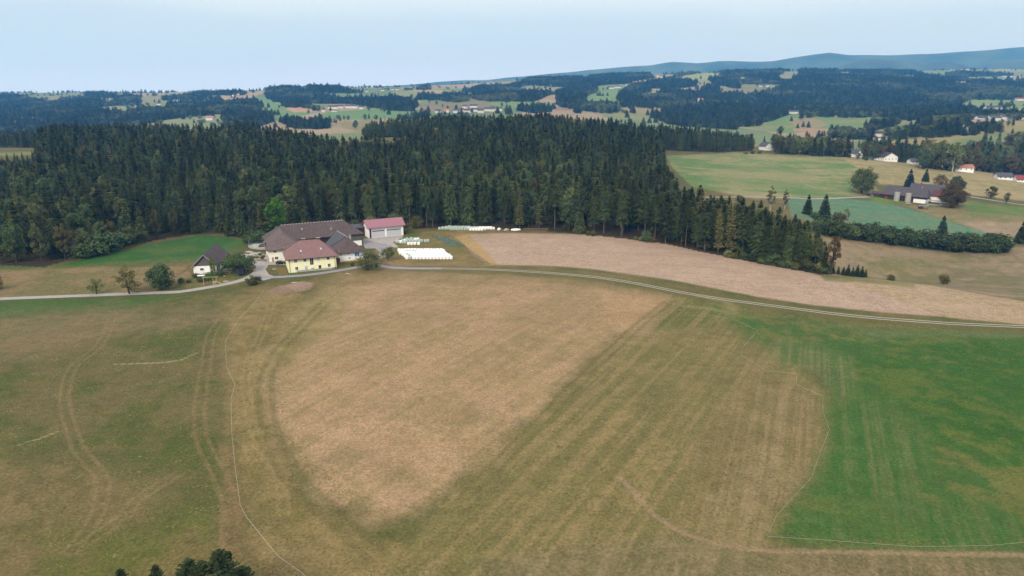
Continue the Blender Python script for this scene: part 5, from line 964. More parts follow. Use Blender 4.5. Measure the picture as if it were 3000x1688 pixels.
# lone trees and rows on the far fields
LONE = Z(*C_, (345, 340), (815, 425), (1170, 600), (1180, 575), (1915, 345), (1990, 360), (1840, 430), (2050, 390), (1945, 540), (1980, 560), (1250, 222), (1060, 200), (960, 545), (980, 560), (700, 450), (1270, 515), (1310, 510), (1380, 515), (1100, 520), (1060, 520), (1020, 522)) + Z(*L_, (1550, 190), (1570, 205), (760, 280), (1385, 245), (1370, 262), (1420, 262), (470, 330), (900, 250), (1240, 305)) + Z(*R_, (725, 390), (1260, 395), (1310, 375), (1300, 385), (1740, 525), (1530, 545), (1560, 545), (240, 560), (650, 465), (1100, 565), (1150, 570)) + Z(*Q_, (820, 600), (780, 590), (500, 420), (2470, 515), (2450, 560), (2490, 565), (2420, 570), (1690, 800), (1620, 800), (1580, 800), (1450, 860), (1510, 780), (1760, 790), (1850, 780), (1960, 740), (2020, 750), (2060, 740), (1900, 770), (2110, 715), (2260, 710), (2300, 700), (2380, 700), (2440, 710), (2480, 715), (540, 765), (520, 770), (340, 680), (380, 680), (420, 675))
for i, (px, py) in enumerate(LONE):
    x, y, z = on(px, py+2); tree('broadleaf' if i % 4 else 'spruce', i % 3, px, py+2, (10+5*((i*13) % 7)/7), 1.25, 'field_tree', 'small far tree standing '+('on the left-hand far fields' if px < 900 else 'on the middle far fields' if px < 1800 else 'on the right-hand far fields'), group='scattered trees on the far fields', m=M_LEAFD if i % 4 else None)
# foreground spruce tops below the drone
for i, (px, py, D, H) in enumerate([(548, 1640, 76, 19), (640, 1612, 80, 20.5), (590, 1650, 73, 18), (708, 1660, 77, 17.2), (612, 1690, 70, 17), (660, 1690, 72, 16.5), (520, 1700, 71, 15.5), (452, 1655, 74, 17), (350, 1668, 73, 15.4), (735, 1712, 75, 15)]):
    a, b, c = ray(px, py); t = D/b; x, y, zt = a*t, D, CAMZ+c*t; z = float(ground_z(x, y)); lb = {7: 'slim spruce top left of the foreground spruce clump', 8: 'tiny spruce tip at the bottom edge, left of the slim one'}.get(i, 'dark spruce top in the clump at the bottom picture edge')
    place('near_spruce', i, x, y, z, zt-z, i*1.3, 'spruce_tree', lb, 'tree', 'foreground spruces', 1.8 if i not in (7, 8) else .9)
# ------------------------------------------------------------------ yard things
M_BLK = mat('black_car_paint', (.012, .014, .02), var=.1, rough=.25, spec=.6); M_TYR = mat('rubber', (.02, .02, .02), rough=.9); M_RIM = mat('alloy', (.5, .5, .52), rough=.35, metal=.6); M_PNT = mat('pale_timber', alb((196, 186, 160)), var=.2, scale=2)
def car(px, py, rot, paint_m, label, s=1.0):
    x, y, z = on(px, py); e = empty('parked_car', (x, y, z+.06), rot, s, label, 'car'); L, Wd = 3.9, 1.65
    prof = [(-1.95, .32), (-1.97, .75), (-1.85, .98), (-1.7, 1.02), (-.95, 1.03), (.9, 1.0), (1.55, .88), (1.88, .72), (1.95, .36), (1.6, .24), (-1.6, .24)]
    b = MB(); b.prism([(p[0], -Wd/2, p[1]) for p in prof], (0, Wd, 0)); b.build('body', paint_m, e)
    cab = [(-1.78, 1.0), (-1.55, 1.38), (-1.2, 1.47), (.1, 1.46), (.45, 1.36), (1.05, .99)]; b = MB(); n = len(cab)
    lo = [(p[0], -Wd/2+(.04 if p[1] < 1.1 else .18), p[1]) for p in cab]; hi = [(p[0], Wd/2-(.04 if p[1] < 1.1 else .18), p[1]) for p in cab]; b.face(lo); b.face(list(reversed(hi)))
    for i in range(n): b.face([lo[i], hi[i], hi[(i+1) % n], lo[(i+1) % n]])
    b.build('window', M_GLS, e); b = MB(); b.box(-1.3, -.6, 1.455, .15, .6, 1.50); b.build('car_roof', paint_m, e)
    for wx in (-1.25, 1.25):
        for wy in (-Wd/2, Wd/2-.18):
            b = MB(); b.tube([(wx, wy-.02, .3), (wx, wy+.2, .3)], .31, 14); wl = b.build('wheel', M_TYR, e); b = MB(); b.tube([(wx, wy-.035, .3), (wx, wy+.215, .3)], .19, 10); b.build('rim', M_RIM, wl)
    for wy in (-.6, .6): b = MB(); b.box(1.84, wy-.2, .6, 1.93, wy+.2, .74); b.build('headlight', M_WHT, e); b = MB(); b.box(-1.99, wy-.16, .72, -1.9, wy+.16, .95); b.build('tail_light', M_DRD, e)
    return e
car(823, 774, R(12), M_BLK, 'small black hatchback parked between the cream wing and the yellow house')
def rod(parts, name, m, parent, rad_=.06, seg=6):
    b = MB()
    for p in parts: b.tube(p, rad_, seg)
    return b.build(name, m, parent)
# trampoline with safety net
x, y, z = on(707, 806); tp = empty('trampoline', (x, y, z), .2, 1, 'dark blue trampoline with high black safety net beside the apple tree', 'trampoline'); M_NET = mat('dark_net', alb((44, 48, 66)), var=.3, scale=8); M_BLU = mat('blue_pad', alb((52, 66, 110)), var=.1)
cir = lambda r, z_, n=16: [(r*math.cos(2*math.pi*k/n), r*math.sin(2*math.pi*k/n), z_) for k in range(n+1)]
b = MB(); c0, c1 = cir(1.75, .85, 16), cir(1.65, 2.7, 16)
for k in range(16): b.prism([c0[k], c0[k+1], c1[k+1], c1[k]], (.015*math.cos(k*.39), .015*math.sin(k*.39), 0))
b.build('net', M_NET, tp); b = MB(); b.tube(cir(1.85, .85), .09, 6, False); b.build('pad', M_BLU, tp); b = MB(); b.prism(cir(1.8, .8)[:-1], (0, 0, .03)); b.build('mat', M_TYR, tp)
for k in range(6): t = k*math.pi/3; rod([[(1.85*math.cos(t), 1.85*math.sin(t), 0), (1.85*math.cos(t), 1.85*math.sin(t), .85), (1.75*math.cos(t), 1.75*math.sin(t), 2.75)]], 'pole', M_MET, tp, .04)
x, y, z = on(721, 800); rd = empty('garden_chair', (x, y, z), -.4, 1, 'red garden chair right of the trampoline', 'chair'); M_RDC = mat('red_plastic', alb((214, 40, 56)), var=.1)
b = MB(); b.box(-.35, -.3, .45, .35, .3, .52); b.build('seat', M_RDC, rd); b = MB(); b.box(-.35, .26, .5, .35, .34, 1.15); b.build('backrest', M_RDC, rd)
for sx in (-.3, .3):
    for sy in (-.26, .26): rod([[(sx, sy, 0), (sx, sy, .47)]], 'leg', M_RDC, rd, .035)
# timber-framed tarpaulin bed
x, y, z = on(674, 802); tf = empty('covered_sandpit', (x, y, z), .18, 1, 'large low sandpit with grey-brown domed cover and pale timber frame under the apple tree', 'sandpit'); b = MB(); n = 9
for k in range(n): u0, u1 = k/n, (k+1)/n; h0, h1 = .9+.9*math.sin(math.pi*u0)**.6, .9+.9*math.sin(math.pi*u1)**.6; b.prism([(-3+6*u0, 0, h0), (-3+6*u1, 0, h1), (-3+6*u1, 3.8, h1+.5), (-3+6*u0, 3.8, h0+.5)], (0, 0, -.06))
b.build('cover', mat('brown_tarpaulin', alb((150, 136, 130)), var=.2, scale=1), tf)
for a in (-3, 0, 3): rod([[(a, -.1, 0), (a, -.1, 1.3)]], 'post', M_PNT, tf, .06); rod([[(a, 3.8, 0), (a, 3.8, 1.4)]], 'post', M_PNT, tf, .06)
rod([[(-3.1, -.15, .95), (3.1, -.15, .95)], [(-3.1, -.15, .35), (3.1, -.15, .35)]], 'rail', M_PNT, tf, .06)
# swing and slide
x, y, z = on(597, 837); sw = empty('swing_frame', (x, y, z), R(12), 1, 'pale timber swing frame with climbing tower, ladder and yellow slide', 'swing')
rod([[(0, 0, 0), (.1, .0, 3.2)], [(0, 1.4, 0), (.1, .0, 3.2)]], 'support', M_PNT, sw, .11); rod([[(-.2, 0, 3.2), (5.2, .2, 3.1)]], 'beam', M_PNT, sw, .11)
b = MB(); b.box(3.4, -.3, 1.2, 4.6, .9, 1.32); b.build('platform', M_PNT, sw)
for a, c in ((3.4, -.3), (4.6, -.3), (3.4, .9), (4.6, .9)): rod([[(a, c, 0), (a, c, 2.9)]], 'post', M_PNT, sw, .07)
rod([[(3.5, -1.1, 0), (3.5, -.3, 1.3)], [(4.5, -1.1, 0), (4.5, -.3, 1.3)]]+[[(3.5, -1.1+.8*t, 1.3*t), (4.5, -1.1+.8*t, 1.3*t)] for t in (.15, .35, .55, .75, .95)], 'ladder', M_PNT, sw, .06)
b = MB(); b.prism([(4.6, 0, 1.25), (6.6, -.8, .3), (7.0, -.9, .25), (7.0, -.4, .25), (6.6, -.3, .3), (4.6, .5, 1.25)], (0, 0, .08)); b.build('slide', mat('yellow_plastic', alb((226, 206, 96)), var=.05), sw)
for a in (1.2, 2.4): rod([[(a-.2, 0, 3.1), (a-.2, .1, .6)], [(a+.2, 0, 3.1), (a+.2, .1, .6)]], 'rope', M_PNT, sw, .02); b = MB(); b.box(a-.25, -.05, .52, a+.25, .25, .58); b.build('swing_seat', M_TYR, sw)
# tables, parasol, stones
def table(px, py, w_, d_, h_, m, label, rot=.2, name='garden_table'):
    x, y, z = on(px, py); e = empty(name, (x, y, z), rot, 1, label, 'table'); b = MB(); b.box(-w_/2, -d_/2, h_-.08, w_/2, d_/2, h_); b.build('top', m, e)
    for sx in (-1, 1):
        for sy in (-1, 1): rod([[(sx*(w_/2-.1), sy*(d_/2-.1), 0), (sx*(w_/2-.1), sy*(d_/2-.1), h_-.06)]], 'leg', M_MET, e, .04)
table(591, 824, 2.6, 1.6, 2.3, M_WHT, 'white sheet canopy on four thin posts left of the swing', name='canopy'); table(610, 803, 2.2, 1.0, 1.0, M_WHT, 'white garden table in front of the cottage'); table(1039-440, 0+806, 1.0, .8, .8, M_PNT, 'small timber table beside the white one')
b = MB(); b.prism([(math.cos(t)*.6, math.sin(t)*.6, 0) for t in np.linspace(0, 6.28, 9)[:-1]], (0, 0, .5))
def stone(px, py, sx, sy, sz, label, rot=0.0, m=None, group=None, name='boulder', cat='stone'):
    import bmesh
    x, y, z = on(px, py); bm = bmesh.new(); bmesh.ops.create_icosphere(bm, subdivisions=2, radius=1.0); r_ = random.Random(px*7+py)
    for v in bm.verts: v.co *= 1+r_.uniform(-.22, .18); v.co.z = max(v.co.z, -.5)
    me = bpy.data.meshes.new(name); bm.to_mesh(me); bm.free(); me.materials.append(m or M_STN); o = link(name, me); o.location = (x, y, z+sz*.25); o.scale = (sx, sy, sz); o.rotation_euler = (0, 0, rot); return tag(o, label, cat, group)
M_STN = mat('pale_stone', alb((206, 198, 192)), var=.3, scale=1.4)
rg = random.Random(5)
for i in range(46):
    a, b_ = rg.uniform(1065, 1425), rg.uniform(745, 860)
    if a < 1100 and b_ < 790: continue
    stone(520+a*.18634, 600+b_*.18634, rg.uniform(.8, 2.2), rg.uniform(.5, .9), rg.uniform(.35, .65), 'pale boulder in the terraced rockery left of the cream wing', rg.uniform(-.3, .3), group='boulders of the rockery')
for i, (a, b_, w_) in enumerate([(1190, 855, 1.6), (1250, 850, 1.8), (1330, 845, 1.7), (1290, 800, 1.4), (1240, 808, 1.2), (1350, 665, 2.2), (1300, 675, 1.6)]): tree('shrub', i, 520+a*.18634, 600+b_*.18634, w_*.8, 1.6, 'rockery_bush', 'low brown-green bush among the rockery boulders' if i < 5 else 'low bush on the bank in front of the slurry tank', cat='bush', group='bushes of the rockery', m=M_LEAFO)
for i, (px, py, a, b_, lb) in enumerate([(663, 825, 1.4, .6, 'pale timber sandpit edge lying on the lawn right of the slide'), (1090-440+7, 809, .5, .3, 'small pale stone on the lawn under the trampoline')]): stone(px, py, a, b_, .25, lb, .2, m=M_PNT if i == 0 else None, name='timber_slab' if i == 0 else 'stone')
stone(803, 789, .9, .4, .2, 'flat pale stone on the lawn left of the yellow house', .1, name='stone'); stone(745, 793, .6, .5, .5, 'pale boulder at the inner edge of the lane bend', .1); stone(1021, 806-3, 1.6, .25, .2, 'long pale kerb stone on the grass below the driveway', -.6, name='kerb_stone'); stone(863, 828, 1.3, .4, .2, 'pale stone at the top of the bare earth patch', .1, name='stone')
stone(1128, 753, .5, .5, 1.4, 'upright pale stone behind the small dark green tree', .1); stone(1462, 674, 1.2, .6, 1.0, 'white tarpaulin heap right of the long bale row', .6, m=M_BW, name='tarpaulin', cat='tarpaulin')
stone(1512, 675, 2.6, 1.0, .9, 'white plastic sheet heap at the left end of the log pile', .1, m=M_BW, name='tarpaulin', cat='tarpaulin'); stone(1484, 675, 1.6, .8, .8, 'grey rubble heap left of the log pile', .3, name='rubble_heap', cat='rubble')
# slurry tank
x, y = at_z(764, 722, 0); tk = empty('slurry_tank', (x+3.4, y+2.5, 0), 0, 1, 'round open slurry tank with pale concrete wall and railing left of the barn', 'tank'); b = MB(); n = 40; R_ = 9.6
pp = lambda r, z_, k: (r*math.cos(2*math.pi*k/n), r*math.sin(2*math.pi*k/n), z_)
for k in range(n): b.face([pp(R_, -1, k), pp(R_, -1, k+1), pp(R_, .7, k+1), pp(R_, .7, k)]); b.face([pp(R_, .7, k), pp(R_, .7, k+1), pp(R_-.3, .7, k+1), pp(R_-.3, .7, k)]); b.face([pp(R_-.3, .7, k), pp(R_-.3, .7, k+1), pp(R_-.3, .1, k+1), pp(R_-.3, .1, k)])
b.build('wall', M_CON, tk); b = MB(); b.face([pp(R_-.31, .25, k) for k in range(n)]); b.build('cover', mat('pale_slurry_crust', alb((214, 212, 212)), var=.08, scale=.3), tk)
b = MB()
for h_ in (1.3, 1.8): b.tube([pp(R_-.1, h_, k) for k in range(n+1)], .05, 5, False)
for k in range(0, n, 2): b.tube([pp(R_-.1, .7, k), pp(R_-.1, 1.85, k)], .05, 5)
b.build('railing', M_MET, tk)
b = MB(); b.prism([pp(R_+.05, .4, k) for k in (19, 20, 21)]+[pp(R_+.05, 2.6, k) for k in (21, 20, 19)], (-.06, 0, 0)); b.build('mesh_panel', mat('blue_green_mesh', alb((120, 150, 156)), var=.2, scale=4), tk)
# log pile, cabbage bed
x, y = at_z(1532, 676, 0); lp = empty('log_pile', (x, y, 0), R(-4), 1, 'long low stack of brown logs at the foot of the wood', 'log pile'); M_LOG = mat('log_wood', alb((122, 98, 84)), var=.35, scale=2); M_LOGE = mat('log_end', alb((190, 160, 124)), var=.2, scale=3)
r_ = random.Random(3)
for k in range(7):
    b = MB()
    for j in range(6):
        for q in range(3-(j % 2)): zz = .18+.34*q; b.tube([(k*1.9-.1, .2+j*.34+.17*q, zz), (k*1.9+1.75, .22+j*.34+.17*q+r_.uniform(-.1, .1), zz)], r_.uniform(.14, .19), 7)
    b.build('log_stack', M_LOG, lp)
cb = [at_z(*p) for p in Z(*S3z, (1190, 482), (1420, 500), (1720, 650), (1480, 655))]; Q = []; r2 = np.random.RandomState(6)
for i in range(30):
    for j in range(9):
        u, v_ = (i+r2.uniform(-.3, .3))/29, (j+r2.uniform(-.15, .15))/8; p = np.array(cb[0])*(1-u)*(1-v_)+np.array(cb[1])*(1-u)*v_+np.array(cb[2])*u*v_+np.array(cb[3])*u*(1-v_)
        if r2.rand() < .8: Q.append(leaf_q(r2, (p[0], p[1], float(ground_z(p[0], p[1]))+.15), .42, 22, .2, .5))
tag(link('cabbage_bed', qmesh('cabbage_bed', np.concatenate(Q), mat('cabbage_leaves', alb((146, 172, 158)), var=0, scale=1.2, col2=alb((90, 120, 92))))), 'rows of blue-green cabbages in the bed beside the ploughed field', 'vegetable bed', kind='stuff')
# electric tape fences
M_TAPE = mat('pale_tape', (.5, .48, .42), var=.1); M_POST = mat('fence_post', alb((120, 112, 92)), var=.2)
def tape_fence(pts, label, step=7.0, hh=.85, rad_=.03, name='tape_fence', m=M_TAPE):
    X, Y, ok = unproj([p[0] for p in pts], [p[1] for p in pts]); X, Y = X[ok], Y[ok]; e = empty(name, (float(X[0]), float(Y[0]), float(ground_z(X[0], Y[0]))), 0, 1, label, 'fence'); o_ = Vector(e.location)
    s = np.append(0, np.cumsum(np.hypot(np.diff(X), np.diff(Y)))); tt = np.unique(np.concatenate([s, np.arange(0, s[-1], step)])); xx, yy = np.interp(tt, s, X), np.interp(tt, s, Y); zz = ground_z(xx, yy)
    b = MB(); b.tube([Vector((a, c, d+hh))-o_ for a, c, d in zip(xx, yy, zz)], rad_, 4); b.build('tape', m, e)
    for a, c, d in list(zip(xx, yy, zz))[:99]: b = MB(); b.tube([Vector((a, c, d-.2))-o_, Vector((a, c, d+hh+.08))-o_], .018, 4); b.build('post', M_POST, e)
tape_fence(V((665, 735), (640, 770), (600, 810), (568, 865), (570, 930), (592, 975), (582, 1010), (584, 1100), (592, 1180), (605, 1280), (620, 1310), (660, 1360), (700, 1410), (755, 1449), (795, 1485)), 'white electric tape fence winding down the left meadow from the lane', rad_=.022)
tape_fence(V((1760, 793), (1850, 812), (1905, 838), (1868, 880), (1862, 900), (1925, 940), (2002, 948), (2002, 975), (2068, 1005), (2068, 1045), (2085, 1090), (2060, 1150), (2040, 1210), (1985, 1270), (1950, 1310), (1928, 1360), (2080, 1370), (2300, 1386), (2480, 1384), (2575, 1375), (2700, 1362)), 'thin electric fence around the bright green field on the right', rad_=.013)
tape_fence(Z(.2915, 0, 480, (-30, 1030), (450, 1000), (760, 975), (1000, 915), (1250, 862), (1500, 800), (1750, 755), (2000, 715), (2200, 702), (2420, 740)), 'low wire fence along the wood above the green pasture', rad_=.03, m=M_POST)
tape_fence([(1600, 681), (1700, 688), (1800, 696), (1900, 706), (2000, 727), (2100, 747), (2250, 779), (2400, 803)], 'low timber fence along the wood edge above the ploughed field', step=6, hh=.7, rad_=.03, m=M_POST)
# ------------------------------------------------------------------ farm on the right
def wpt(px, py): x, y, z = on(px, py); return x, y, z
M_RGRY = mat('old_grey_tiles', alb((104, 98, 106)), var=.35, scale=1.0, wave=('Z', 3.2, .14))
A = wpt(2584, 580); B = wpt(2710, 597); Lb = math.hypot(B[0]-A[0], B[1]-A[1]); ab = math.atan2(B[1]-A[1], B[0]-A[0]); zb = min(A[2], B[2])
root, rf, ze, sl = house('barn', (A[0], A[1], zb), ab, Lb, 13, 5.2, 10.2, M_BRD, M_RGRY, 'old dark board barn with big grey tiled roof and two round concrete silos in front', 'barn', ov=1.0, hl=2.6, hr=2.2, og=1.2, sink=2)
b = MB(); b.box(Lb*.73, -.1, -2, Lb+.1, 0, 2.9); b.box(Lb, -.1, -2, Lb+.12, 13, 2.6); b.build('white_base', M_WHI, root)
b = MB(); b.box(Lb*.42, -.06, -1, Lb*.58, .1, 4.6); b.build('bay_shade_panel', mat('painted_bay_shade', (.02, .018, .018)), root); b = MB(); b.box(Lb*.46, -.1, -1, Lb*.49, -.02, 4.0); b.build('door', M_DRD, root)  # near-black panel on the solid wall paints the shade inside an open bay
def local(o, ang, x, y): return o[0]+x*math.cos(ang)-y*math.sin(ang), o[1]+x*math.sin(ang)+y*math.cos(ang)
for f_, h_, lb in ((.36, 6.3, 'left round concrete silo with a pale round face mark in front of the old barn'), (.62, 6.6, 'right round concrete silo in front of the old barn')):
    x, y = local(A, ab, Lb*f_, -2.2); z = float(ground_z(x, y)); so = empty('silo', (x, y, z), 0, 1, lb, 'silo'); b = MB(); b.tube([(0, 0, -1), (0, 0, h_)], 2.0, 24); b.build('wall', M_CON, so); b = MB(); b.tube(cir(2.0, h_, 24), .1, 5, False); b.build('rim', M_MET, so)
    if f_ < .5:
        b = MB(); aim = math.atan2(-y, -x); P_ = lambda t, zz, r: (r*math.cos(aim+t), r*math.sin(aim+t), zz)
        pts_ = [P_(.42*math.cos(u), h_*.62+.85*math.sin(u), 2.04) for u in np.linspace(0, 6.28, 17)[:-1]]; b.prism(pts_, (math.cos(aim)*.03, math.sin(aim)*.03, 0)); mk_ = b.build('round_mark', mat('pale_teal_paint', alb((196, 222, 214))), so)
        b = MB()
        for t in (-.15, .15): b.prism([P_(t+.05*math.cos(u), h_*.68+.12*math.sin(u), 2.09) for u in np.linspace(0, 6.28, 8)[:-1]], (math.cos(aim)*.03, math.sin(aim)*.03, 0))
        b.prism([P_(t, h_*.55-.15*math.cos(t*5), 2.09) for t in np.linspace(-.22, .22, 6)]+[P_(t, h_*.55-.15*math.cos(t*5)-.09, 2.09) for t in np.linspace(.22, -.22, 6)], (math.cos(aim)*.03, math.sin(aim)*.03, 0)); b.build('dark_marks', M_BRD, mk_)
x, y = local(A, ab, Lb*.44, 24); zg = float(ground_z(x, y)); WH = (23, 11)
root, rf, ze, sl = house('farmhouse', (x, y, zb), ab+.02, 23, 11, 6.0, 11.0, M_WHI, M_RGRY, 'white-gabled farmhouse with dark roof behind the old barn', ov=1.0, og=1.0, sink=3)
for q, z_ in ((3, 3.4), (7, 3.4), (5.2, 6.4)): opening(root, WH, 'right', q, z_, .9, 1.0)
on_roof(rf, 'chimney', M_CHM, 6, 5.5, 10.6, .8, .6, 1.4); b = MB(); b.tube([(8, 3, 9.2), (7.6, 2, 8.6), (7.8, .8, 8.0)], .12, 5); b.build('snow_guard', M_RIDG, rf)
x, y = local(A, ab, Lb+1.5, 10.5); house('annex', (x, y, zb), ab, 12, 14, 5.0, 8.6, M_WHI, mat('dark_red_tiles', alb((112, 66, 66)), var=.2, scale=1.2, wave=('Z', 3, .12)), 'white annex with dark red roof between old barn and browning tree', 'annex', ov=.6, axis='x', sink=3)
x, y = local(A, ab, Lb*.2, 24); house('outbuilding', (x, y, zb), ab, 11, 8, 4.6, 6.6, M_WHI, M_SLT, 'low outbuilding with blue-grey hipped roof left of the white-gabled farmhouse', 'outbuilding', hl=4, hr=4, sink=3)
x, y = local(A, ab, -7.5, 1.0); house('shack', (x, y, float(ground_z(x, y))), ab, 6.8, 5, 2.6, 3.7, M_BRD, M_RDRK, 'small dark shack leaning against the left end of the old barn', 'shack', sink=1.5)
x, y, z = wpt(2700, 610); cp = empty('lean_canopy', (x-4, y-2, z), ab, 1, 'low slanted canopy on posts in front of the white barn base', 'canopy'); b = MB(); b.prism([(0, 0, 1.6), (6.5, 0, 2.3), (6.5, 3, 2.6), (0, 3, 1.9)], (0, 0, .12)); b.build('roof', M_MET, cp); b = MB(); b.box(.1, .1, -.5, 2.6, 2.8, 1.6); b.build('wall', M_BRD, cp)
for a in (3.5, 6.3): rod([[(a, .1, -.5), (a, .1, 2.2)]], 'post', M_BRD, cp, .09)
x, y, z = wpt(2661, 601); tr = empty('farm_trailer', (x, y, z), ab+.3, 1, 'small pale flatbed trailer before the right silo', 'trailer'); b = MB(); b.box(-1.6, -.9, .7, 1.6, .9, 1.1); b.build('flatbed', M_CON, tr); rod([[(1.6, 0, .7), (3, 0, .6)]], 'drawbar', M_MET, tr)
for a in (-.8, .8): b = MB(); b.tube([(a, -1, .4), (a, -.75, .4)], .4, 10); b.build('wheel', M_TYR, tr); b = MB(); b.tube([(a, 1, .4), (a, .75, .4)], .4, 10); b.build('wheel', M_TYR, tr)
x, y, z = wpt(2596, 583); rx_ = empty('red_cabinet', (x, y, z), ab, 1, 'red upright cabinet at the left part of the old barn front', 'cabinet'); b = MB(); b.box(-.6, -.5, 0, .6, .5, 2.0); b.build('body', M_RDC, rx_); b = MB(); b.box(-.7, -.6, 2.0, .7, .6, 2.1); b.build('lid', M_DRD, rx_)
car(2546, 573, .3, M_BLK, 'dark car at the end of the field path left of the shack'); car(2559, 574.5, .2, mat('silver_paint', (.35, .36, .38), rough=.3, spec=.6), 'silver car right of the dark one beside the shack')
x, y, z = wpt(2735, 598); cpt = empty('carport', (x-5, y, z), ab, 1, 'pale flat-roofed carport at the right corner of the old barn', 'carport'); b = MB(); b.box(0, 0, 2.5, 9, 6, 2.7); b.build('roof', M_CON, cpt)
for a, c in ((.2, .2), (8.8, .2), (.2, 5.8), (8.8, 5.8)): rod([[(a, c, -.5), (a, c, 2.5)]], 'post', M_WHT, cpt, .08)
b = MB(); b.box(-.4, -1.5, -.6, 9.4, 6, .1); b.build('slab', M_CON, cpt)
# small hut in the hedgerow
x, y, z = wpt(2873, 738); house('wayside_hut', (x, y, z), .1, 2.2, 2, 2.0, 2.7, M_BRD, M_MET, 'tiny dark hut at the right end of the long hedgerow', 'hut', ov=.2, sink=.5)
# ------------------------------------------------------------------ hamlet and far farmsteads
M_RORG = mat('salmon_tiles', alb((200, 140, 120)), var=.15, scale=1.2); ROOFS = {'g': M_SLT, 'b': M_RDRK, 'o': M_RORG, 'r': mat('red_tiles', alb((160, 76, 72)), var=.2), 'd': mat('dark_grey_tiles', alb((84, 84, 92)), var=.2)}
def hs(px, py, wpxs, ang, d, h, zr, rk, label, name='house', nwin=3, axis='x', wall=None, **k):
    x, y, z = wpt(px, py); D = math.hypot(x, y); w_ = wpxs/FPX*D; ca = R(ang); x -= w_/2*math.cos(ca); y -= w_/2*math.sin(ca); z = float(ground_z(x, y))
    root, rf, ze, sl = house(name, (x, y, z), ca, w_, d, h, zr, wall or M_WHI, ROOFS[rk], label, 'house', ov=.7, axis=axis, sink=4, **k)
    if nwin:
        for q in range(nwin): opening(root, (w_, d), 'front', w_*(q+.5)/nwin, h*.35, 1.1, 1.2, fr=.08)
        if h > 5:
            for q in range(nwin): opening(root, (w_, d), 'front', w_*(q+.5)/nwin, h*.75, 1.0, .9, fr=.08)
        on_roof(rf, 'chimney', M_CHM, w_*.4, d/2, zr-.5, .7, .7, 1.3)
    return root
hs(2252, 441, 24, 20, 11, 5.0, 9.0, 'g', 'white house with grey roof half hidden at the wood corner above the meadow', axis='y')
hs(2487, 455, 30, 0, 10, 4.2, 7.5, 'g', 'low white house with dark red wall and grey roof behind birches'); hs(2517, 462, 20, 15, 10, 4.5, 8.0, 'g', 'tall narrow white house wall right of the low one', axis='y')
hs(2609, 474, 40, 12, 14, 4.6, 9.0, 'd', 'white gabled house with dark roof and row of windows in the hamlet', axis='y', nwin=4); hs(2572, 470, 24, 12, 9, 3.0, 5.2, 'd', 'low dark-roofed annex left of the gabled hamlet house')
hs(2684, 482, 26, 0, 9, 3.0, 5.5, 'g', 'grey-roofed low house left of the white veranda house'); hs(2722, 490, 26, -6, 9, 3.4, 5.6, 'g', 'white veranda house right of the hamlet bushes', nwin=3)
hs(2822, 504, 46, -10, 11, 3.6, 6.2, 'o', 'white bungalow with salmon-pink roof below the slope wood', nwin=4); hs(2945, 527, 32, -12, 10, 2.6, 5.6, 'g', 'grey-roofed house sunk behind the crest on the right'); hs(2993, 534, 20, -10, 10, 2.4, 5.4, 'r', 'red-roofed house behind the crest at the right picture edge')
SS = {'L': (.29115, 0, 220), 'C': (.29115, 700, 200), 'R': (.29115, 1400, 150), 'Q': (.34938, 2100, 120)}
